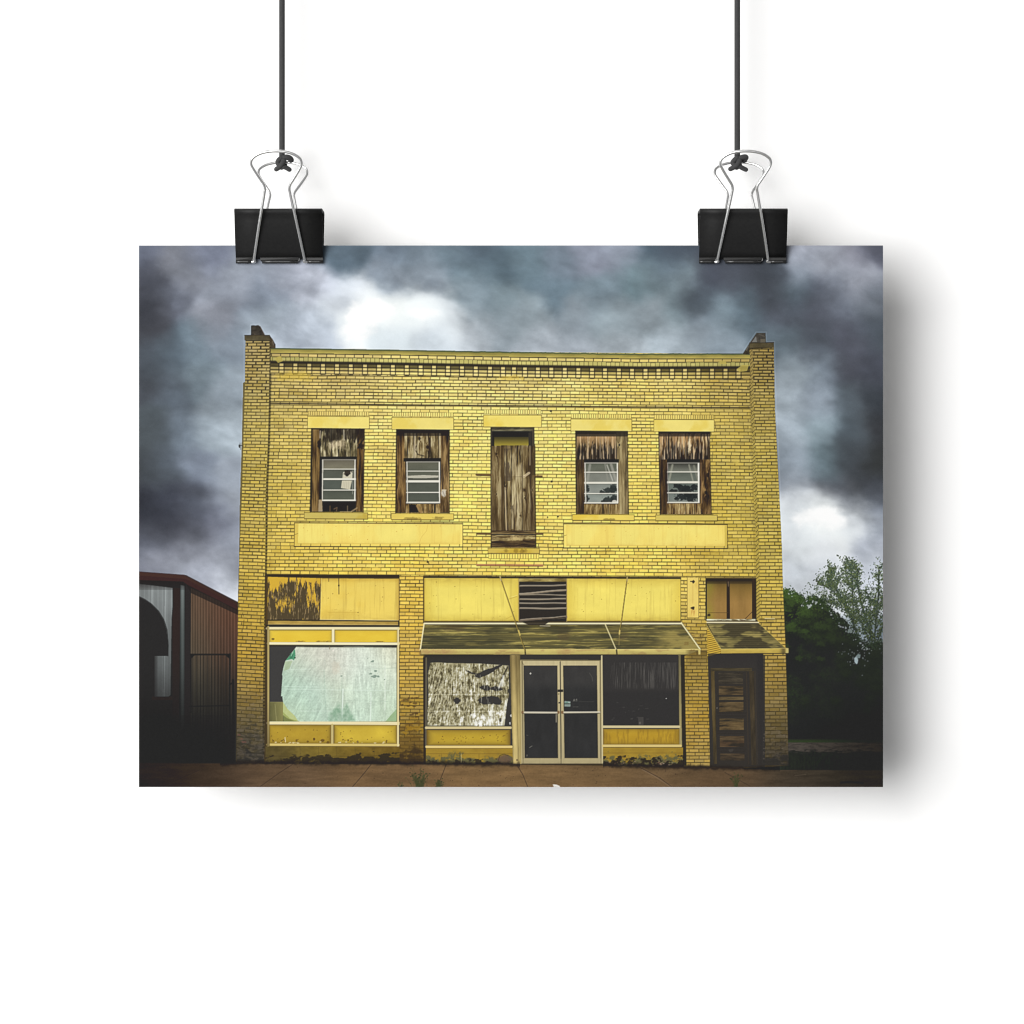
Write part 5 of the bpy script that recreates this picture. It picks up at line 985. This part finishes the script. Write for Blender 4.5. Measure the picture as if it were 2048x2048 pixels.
def mat_wall():
    m, nt, b = nodes('white_wall_paint'); nz, r = noise_ramp(nt, 30, (.868, .868, .868), (.875, .875, .874))
    nt.links.new(r.outputs['Color'], b.inputs['Base Color']); b.inputs['Roughness'].default_value = .85; b.inputs['Specular IOR Level'].default_value = .2
    n2 = N(nt, 'ShaderNodeTexNoise'); n2.inputs['Scale'].default_value = 900; n2.inputs['Detail'].default_value = 3
    tc = N(nt, 'ShaderNodeTexCoord'); nt.links.new(tc.outputs['Object'], n2.inputs['Vector'])
    bp = N(nt, 'ShaderNodeBump'); bp.inputs['Strength'].default_value = .03; bp.inputs['Distance'].default_value = .0002
    nt.links.new(n2.outputs['Fac'], bp.inputs['Height']); nt.links.new(bp.outputs['Normal'], b.inputs['Normal']); return m
def mat_ink():
    m, nt, b = nodes('printed_ink'); a = N(nt, 'ShaderNodeAttribute'); a.attribute_name = 'ink'
    tc = N(nt, 'ShaderNodeTexCoord'); nz = N(nt, 'ShaderNodeTexNoise'); nz.inputs['Scale'].default_value = 4200; nz.inputs['Detail'].default_value = 2
    nt.links.new(tc.outputs['Object'], nz.inputs['Vector'])
    mr = N(nt, 'ShaderNodeMapRange'); mr.inputs['To Min'].default_value = .965; mr.inputs['To Max'].default_value = 1.035; nt.links.new(nz.outputs['Fac'], mr.inputs['Value'])
    mx = N(nt, 'ShaderNodeVectorMath', operation='SCALE'); nt.links.new(a.outputs['Color'], mx.inputs[0]); nt.links.new(mr.outputs['Result'], mx.inputs['Scale'])
    nt.links.new(mx.outputs['Vector'], b.inputs['Base Color'])
    b.inputs['Roughness'].default_value = .9; b.inputs['Specular IOR Level'].default_value = .015; return m
def mat_paper():
    m, nt, b = nodes('white_print_paper'); nz, r = noise_ramp(nt, 1500, (.80, .80, .79), (.84, .84, .83)); nt.links.new(r.outputs['Color'], b.inputs['Base Color'])
    b.inputs['Roughness'].default_value = .8; return m
def mat_black():
    m, nt, b = nodes('black_lacquered_steel'); nz, r = noise_ramp(nt, 900, (.0085, .0085, .0088), (.0115, .0115, .0115)); nt.links.new(r.outputs['Color'], b.inputs['Base Color'])
    b.inputs['Roughness'].default_value = .5; b.inputs['Specular IOR Level'].default_value = .2; return m
def mat_wire():
    m, nt, b = nodes('nickel_plated_wire'); nz, r = noise_ramp(nt, 700, (.78, .78, .78), (.92, .92, .91)); nt.links.new(r.outputs['Color'], b.inputs['Base Color'])
    b.inputs['Metallic'].default_value = 1; b.inputs['Roughness'].default_value = .36; return m
def mat_cord():
    m, nt, b = nodes('dark_grey_cord')
    tc = N(nt, 'ShaderNodeTexCoord'); w = N(nt, 'ShaderNodeTexNoise'); w.inputs['Scale'].default_value = 1300; w.inputs['Detail'].default_value = 3; nt.links.new(tc.outputs['Object'], w.inputs['Vector'])
    r = N(nt, 'ShaderNodeValToRGB'); r.color_ramp.elements[0].color = (.034, .034, .035, 1); r.color_ramp.elements[1].color = (.062, .062, .063, 1); nt.links.new(w.outputs['Fac'], r.inputs['Fac'])
    nt.links.new(r.outputs['Color'], b.inputs['Base Color']); b.inputs['Roughness'].default_value = .8; b.inputs['Specular IOR Level'].default_value = .15
    bp = N(nt, 'ShaderNodeBump'); bp.inputs['Strength'].default_value = .35; bp.inputs['Distance'].default_value = .0002; nt.links.new(w.outputs['Fac'], bp.inputs['Height']); nt.links.new(bp.outputs['Normal'], b.inputs['Normal'])
    return m
MW, MI, MP, MB, MM, MC = mat_wall(), mat_ink(), mat_paper(), mat_black(), mat_wire(), mat_cord()
ML = mat_black(); ML.name = 'worn_black_steel_edge'; ML.node_tree.nodes['Principled BSDF'].inputs['Roughness'].default_value = .38; ML.node_tree.nodes['Principled BSDF'].inputs['Specular IOR Level'].default_value = .7

def obj(name, me, parent=None, mat=None):
    o = bpy.data.objects.new(name, me); col_.objects.link(o)
    if parent: o.parent = parent
    if mat: me.materials.append(mat)
    return o
def thing(name, label, cat, loc, group=None):
    o = bpy.data.objects.new(name, None); col_.objects.link(o); o.location = loc; o.empty_display_size = .01
    o['label'] = label; o['category'] = cat
    if group: o['group'] = group
    return o

# ---- wall -------------------------------------------------------------------
bm = bmesh.new(); bmesh.ops.create_cube(bm, size=1)
for v in bm.verts: v.co = Vector((v.co.x * 6, GAP + .05 + v.co.y * .1, v.co.z * 5))
me = bpy.data.meshes.new('wall'); bm.to_mesh(me); bm.free()
wall = obj('wall', me, None, MW); wall['kind'] = 'structure'

# ---- the print ----------------------------------------------------------------
sheet = thing('hanging_print', 'unframed print of an old yellow brick building hung from two black clips', 'print', (0, 0, Z(SY0 + SH)))
base = Vector(sheet.location)
bm = bmesh.new(); bmesh.ops.create_cube(bm, size=1)
for v in bm.verts: v.co = Vector((X(1022) + v.co.x * (SW * S - .00002), .00021 + v.co.y * .00034, Z(SY0 + SH / 2) + v.co.z * (SH * S - .00002))) - base
me = bpy.data.meshes.new('paper'); bm.to_mesh(me); bm.free(); obj('paper', me, sheet, MP)

STEP = 1.0
nx = int(round(SW / STEP)); ny = int(round(SH / STEP))
gx = np.linspace(0, SW, nx + 1); gy = np.linspace(0, SH, ny + 1)
def sample(A, x, y):
    x = np.clip(x - .5, 0, SW - 1.001); y = np.clip(y - .5, 0, SH - 1.001); i = x.astype(int); j = y.astype(int)
    fx = (x - i)[None, :, None]; fy = (y - j)[:, None, None]
    a = A[j][:, i]; b = A[j][:, i + 1]; c = A[j + 1][:, i]; d = A[j + 1][:, i + 1]
    return (a * (1 - fx) + b * fx) * (1 - fy) + (c * (1 - fx) + d * fx) * fy
V = sample(C, gx, gy) / 255.0
LIN = np.where(V <= .04045, V / 12.92, ((V + .055) / 1.055) ** 2.4) / KEXP
cx = SX0 + (gx[:-1] + gx[1:]) / 2; cy = SY0 + (gy[:-1] + gy[1:]) / 2
LAB = np.zeros((ny, nx), np.int32)
def inside(p):
    p = np.array(p, float); i0, i1 = np.searchsorted(cx, [p[:, 0].min(), p[:, 0].max()]); j0, j1 = np.searchsorted(cy, [p[:, 1].min(), p[:, 1].max()])
    x = cx[None, i0:i1]; y = cy[j0:j1, None]; ins = np.zeros((j1 - j0, i1 - i0), bool)
    for k in range(len(p)):
        (xa, ya), (xb, yb) = p[k], p[k - 1]
        if ya != yb: ins ^= ((y < ya) != (y < yb)) & (x < (xb - xa) * (y - ya) / (yb - ya) + xa)
    return (slice(j0, j1), slice(i0, i1)), ins
for n, (name, parent, polys, label) in enumerate(REG):
    for p in polys:
        sl, ins = inside(p); LAB[sl][ins] = n
parts = {}
for n, (name, parent, polys, label) in enumerate(REG):
    J, I = np.nonzero(LAB == n)
    if len(J) == 0: continue
    corners = np.stack([(J + 1) * (nx + 1) + I, (J + 1) * (nx + 1) + I + 1, J * (nx + 1) + I + 1, J * (nx + 1) + I], 1)
    u, inv = np.unique(corners.ravel(), return_inverse=True)
    vx = X(SX0 + gx[u % (nx + 1)]) ; vz = Z(SY0 + gy[u // (nx + 1)])
    co = np.stack([vx - base.x, np.zeros_like(vx), vz - base.z], 1).astype(np.float32)
    me = bpy.data.meshes.new(name); me.vertices.add(len(u)); me.vertices.foreach_set('co', co.ravel())
    me.loops.add(inv.size); me.loops.foreach_set('vertex_index', inv.astype(np.int32).ravel())
    me.polygons.add(len(J)); me.polygons.foreach_set('loop_start', np.arange(0, inv.size, 4, dtype=np.int32))
    me.update(calc_edges=True)
    at = me.attributes.new('ink', 'FLOAT_COLOR', 'POINT'); L = LIN.reshape(-1, 3)[u]
    at.data.foreach_set('color', np.concatenate([L, np.ones((len(u), 1))], 1).astype(np.float32).ravel())
    o = obj(name, me, parts[parent] if parent else sheet, MI)
    if label: o['label'] = label
    if not parent or parent not in parts: parts[name] = o
    elif name not in parts: parts.setdefault(name, o)

# ---- tubes --------------------------------------------------------------------
def smooth(pts, n=8):
    P = [Vector(p) for p in pts]; out = []
    for i in range(len(P) - 1):
        p0 = P[max(0, i - 1)]; p1 = P[i]; p2 = P[i + 1]; p3 = P[min(len(P) - 1, i + 2)]
        for k in range(n):
            t = k / n; out.append(.5 * ((2 * p1) + (p2 - p0) * t + (2 * p0 - 5 * p1 + 4 * p2 - p3) * t * t + (3 * p1 - p0 - 3 * p2 + p3) * t ** 3))
    out.append(P[-1]); return out
def tube(bm, pts, r, seg=14, round_ends=False):
    """pts: Vectors; r: a number or one per point"""
    rs = r if isinstance(r, (list, tuple)) else [r] * len(pts)
    if round_ends:
        d0 = (pts[0] - pts[1]).normalized(); d1 = (pts[-1] - pts[-2]).normalized(); a = [.5, .8, .95]
        pre = [(pts[0] + d0 * rs[0] * c, rs[0] * math.sqrt(1 - c * c)) for c in (.97, .8, .45)]; post = [(pts[-1] + d1 * rs[-1] * c, rs[-1] * math.sqrt(1 - c * c)) for c in (.45, .8, .97)]
        pts = [p for p, _ in pre] + list(pts) + [p for p, _ in post]; rs = [q for _, q in pre] + list(rs) + [q for _, q in post]
    up = None; rings = []
    for i, p in enumerate(pts):
        t = (pts[min(i + 1, len(pts) - 1)] - pts[max(i - 1, 0)]).normalized()
        if up is None: up = Vector((0, 1, 0)) if abs(t.y) < .9 else Vector((1, 0, 0))
        u = (up - t * up.dot(t)).normalized(); v = t.cross(u); up = u
        rings.append([bm.verts.new(p + (u * math.cos(a) + v * math.sin(a)) * rs[i]) for a in [2 * math.pi * k / seg for k in range(seg)]])
    for a, b in zip(rings, rings[1:]):
        for k in range(seg): bm.faces.new((a[k], a[(k + 1) % seg], b[(k + 1) % seg], b[k]))
    bm.faces.new(rings[0][::-1]); bm.faces.new(rings[-1])
def finish(bm, name, parent, mat, smooth_=True):
    bmesh.ops.recalc_face_normals(bm, faces=bm.faces)
    me = bpy.data.meshes.new(name); bm.to_mesh(me); bm.free()
    if smooth_: me.polygons.foreach_set('use_smooth', [True] * len(me.polygons))
    return obj(name, me, parent, mat)

# ---- binder clips ---------------------------------------------------------------
HALF = 87.0                 # half the clip's width, sheet units
HD = .0092                  # half depth of the spine
ZB = 524 ; ZT = 420.5       # lip and spine heights, sheet units
def clip(name, cxp, label):
    root = thing(name, label, 'binder clip', (X(cxp), 0, Z(ZT)), 'binder clips holding the print')
    b0 = Vector(root.location)
    def P(px, py, y): return Vector((X(cxp + px), y, Z(py))) - b0
    # body: bent sheet, spine on top and two flaps leaning in to grip the paper
    bm = bmesh.new(); th = .00055
    def flapy(py): t = (ZB - py) / (ZB - ZT); return -(.0010 + (HD - .0010) * (t + .10 * math.sin(math.pi * t)))
    prof = [(flapy(py), py) for py in (519, 505, 490, 475, 460, 445, 432)] + [(-HD - .00015, 426.5), (-HD + .0001, 423.4), (-HD + .0007, 421.2), (-HD + .0016, ZT)]
    prof = prof + [(-y, py) for y, py in prof[::-1]]
    out = []
    for i, (y, py) in enumerate(prof):
        a = prof[max(0, i - 1)]; b = prof[min(len(prof) - 1, i + 1)]; t = Vector((b[0] - a[0], -(b[1] - a[1]) * S)).normalized(); n = Vector((-t.y, t.x))
        out.append((y + n.x * -th, py - (n.y * -th) / S))
    xs = [-HALF, -HALF * .5, 0, HALF * .5, HALF]
    A = [[bm.verts.new(P(x, py, y)) for x in xs] for y, py in prof]; Bv = [[bm.verts.new(P(x, py, y)) for x in xs] for y, py in out]
    for i in range(len(prof) - 1):
        for k in range(len(xs) - 1):
            bm.faces.new((A[i][k], A[i][k+1], A[i+1][k+1], A[i+1][k])); bm.faces.new((Bv[i][k], Bv[i+1][k], Bv[i+1][k+1], Bv[i][k+1]))
        for k in (0, len(xs) - 1): bm.faces.new((A[i][k], A[i+1][k], Bv[i+1][k], Bv[i][k]))
    for i in (0, len(prof) - 1):
        for k in range(len(xs) - 1): bm.faces.new((A[i][k], Bv[i][k], Bv[i][k+1], A[i][k+1]))
    body = finish(bm, 'body', root, MB)
    # rolled lips, cut away where the handles enter
    for sgn in (-1, 1):
        bm = bmesh.new(); r = 3.6 * S
        for x0, x1, cut in ((-HALF, -52.5, (0, 1)), (-38, 40.5, (1, 1)), (52.5, HALF, (1, 0))):
            y = sgn * .0012
            # flat tab of the flap's edge with bevelled corners, then its rolled tube
            tab = [P(x0, 512, sgn * .0021), P(x1, 512, sgn * .0021), P(x1, 521, sgn * .0014), P(x0, 521, sgn * .0014)]
            tube(bm, [P(x0 + 3.5 * cut[0] + (x1 - x0 - 3.5 * (cut[0] + cut[1])) * t, 524, y) for t in (0, .25, .5, .75, 1)], r, 16)
            c0 = 7 * cut[0]; c1 = 7 * cut[1]
            q = [P(x0, 516, sgn * .00185), P(x1, 516, sgn * .00185), P(x1, 521, sgn * .0017), P(x1 - c1 * .7, 526.6, sgn * .0012), P(x0 + c0 * .7, 526.6, sgn * .0012), P(x0, 521, sgn * .0017)]
            f = [bm.verts.new(v) for v in q]; g = [bm.verts.new(v - Vector((0, sgn * .0006, 0))) for v in q]
            bm.faces.new(f); bm.faces.new(g[::-1])
            for k in range(6): bm.faces.new((f[k], g[k], g[(k + 1) % 6], f[(k + 1) % 6]))
        lip = finish(bm, 'rolled_lip', root, ML, False)
        for p in lip.data.polygons: p.use_smooth = len(p.vertices) == 4 and p.area < 1e-5
    # wire handles, folded up along the flaps
    for sgn in (-1, 1):
        half = [(44, 524.5), (49.2, 524), (50, 520), (49, 512), (37, 450), (25.6, 393), (24.2, 384), (26.2, 376), (33, 366), (45.5, 347), (49.6, 338), (48.6, 330), (43, 324), (32, 318.2), (17, 314.6)]
        pts = [(-x, y) for x, y in half] + [(0, 313.4)] + half[::-1]
        def dep(py): t = (ZB - py) / (ZB - 313.4); return sgn * (.00165 + (.0205 - .00165) * t + .0010 * math.sin(math.pi * min(1, t * 1.9)) * (t < .53))
        pv = [P(x, y, dep(y)) for x, y in pts]
        pv[0] = P(-56, 524.3, sgn * .0012); pv[-1] = P(56, 524.3, sgn * .0012)
        bm = bmesh.new(); tube(bm, smooth(pv, 7), 3.0 * S, 16); finish(bm, 'wire_handle', root, MM)
    return root
clip('binder_clip', 559.3, 'black binder clip with silver handles above the left end of the yellow building')
clip('binder_clip', 1484.7, 'black binder clip with silver handles above the right end of the yellow building')

# ---- cords ------------------------------------------------------------------------
YC = .0195                  # the cord hangs at the depth of the rear handle's top
def cord(cpx, label, tails):
    k = (D + YC) / D
    def P(px, py, dy=0): return Vector((X(1024 + (px - 1024) * k), YC + dy, Z(1024 + (py - 1024) * k)))
    root = thing('cord', label, 'cord', P(cpx, 318), 'cords the print hangs from'); b0 = Vector(root.location)
    bm = bmesh.new(); r = 5.7 * S * k
    pts = [P(cpx, 318) - b0, P(cpx, 300) - b0, P(cpx, 200) - b0, P(cpx, 60) - b0, P(cpx, -160) - b0, P(cpx, -900) - b0, P(cpx, -2600) - b0]
    tube(bm, pts, r, 20); finish(bm, 'strand', root, MC)
    bm = bmesh.new()
    # the tie: a turn round the wire and its loose ends
    for path, rad, dy in tails:
        pv = [P(cpx + x, y, d) - b0 for x, y, d in path]; sm = smooth(pv, 6)
        rr = [rad[0] + (rad[1] - rad[0]) * i / (len(sm) - 1) for i in range(len(sm))]
        tube(bm, sm, [q * S * k for q in rr], 16, True)
    finish(bm, 'knot', root, MC)
    return root
LT = [([(-1, 317, -.0012), (-6, 321, -.0012), (-8, 326, -.0008), (-4, 332, -.0012), (3, 334, -.0014), (9, 336, -.001), (15, 339.5, -.0006)], (5.2, 4.6), 0),
      ([(4, 322, -.0016), (1, 329, -.002), (-5, 335, -.0014), (-11, 339, -.001)], (5.6, 4.6), 0),
      ([(-3, 323, -.0002), (3, 317, -.001), (10, 315, -.001), (16, 317, -.0004), (18, 320, .0004)], (5.6, 5.8), 0),
      ([(-6, 328, .0012), (0, 323, .0016), (5, 329, .0016), (-1, 334, .0012)], (5.2, 5.2), 0)]
RT = [([(-1, 317, -.0012), (-6, 321, -.0012), (-9, 326, -.0008), (-4, 332, -.0012), (3, 333, -.0014), (10, 336.5, -.001), (17, 339.5, -.0006)], (5.2, 4.6), 0),
      ([(4, 322, -.0016), (0, 330, -.002), (-7, 335, -.0014), (-14, 338.5, -.001)], (5.6, 4.6), 0),
      ([(-2, 322, -.0002), (5, 317.5, -.001), (12, 315, -.001), (17, 315, -.0006), (14, 320, .0004)], (5.6, 5.6), 0),
      ([(-6, 328, .0012), (0, 323, .0016), (5, 329, .0016), (-1, 334, .0012)], (5.2, 5.2), 0)]
cord(564, 'dark grey cord knotted to the rear handle of the left binder clip', LT)
cord(1474.5, 'dark grey cord knotted to the rear handle of the right binder clip', RT)

# ---- camera ---------------------------------------------------------------------
cam = bpy.data.cameras.new('camera'); co = bpy.data.objects.new('camera', cam); col_.objects.link(co)
co.location = (0, -D, 0); co.rotation_euler = (math.radians(90), 0, 0)
cam.sensor_width = 36; cam.lens = 36 * D / (2048 * S); cam.clip_start = .05; cam.clip_end = 60
scene.camera = co

# ---- light: a big soft window-like lamp on the left, and pale room light -----------
def lamp(name, loc, target, sx, sy, power):
    l = bpy.data.lights.new(name, 'AREA'); l.shape = 'RECTANGLE'; l.size = sx; l.size_y = sy; l.energy = power; l.color = (1, .995, .985)
    o = bpy.data.objects.new(name, l); col_.objects.link(o); o.location = loc
    o.rotation_euler = (Vector(target) - Vector(loc)).to_track_quat('-Z', 'Z').to_euler(); return o
lamp('key_lamp', (-2.25, -3.85, .55), (0, 0, 0), 3.3, 3.4, KEY)
w = bpy.data.worlds.new('World'); scene.world = w; w.use_nodes = True
bg = w.node_tree.nodes['Background']; bg.inputs['Color'].default_value = (1, 1, 1, 1); bg.inputs['Strength'].default_value = AMB
scene.cycles.filter_width = 1.15
vs = scene.view_settings; vs.view_transform = 'Standard'; vs.look = 'None'; vs.exposure = 0; vs.gamma = 1; vs.use_curve_mapping = False
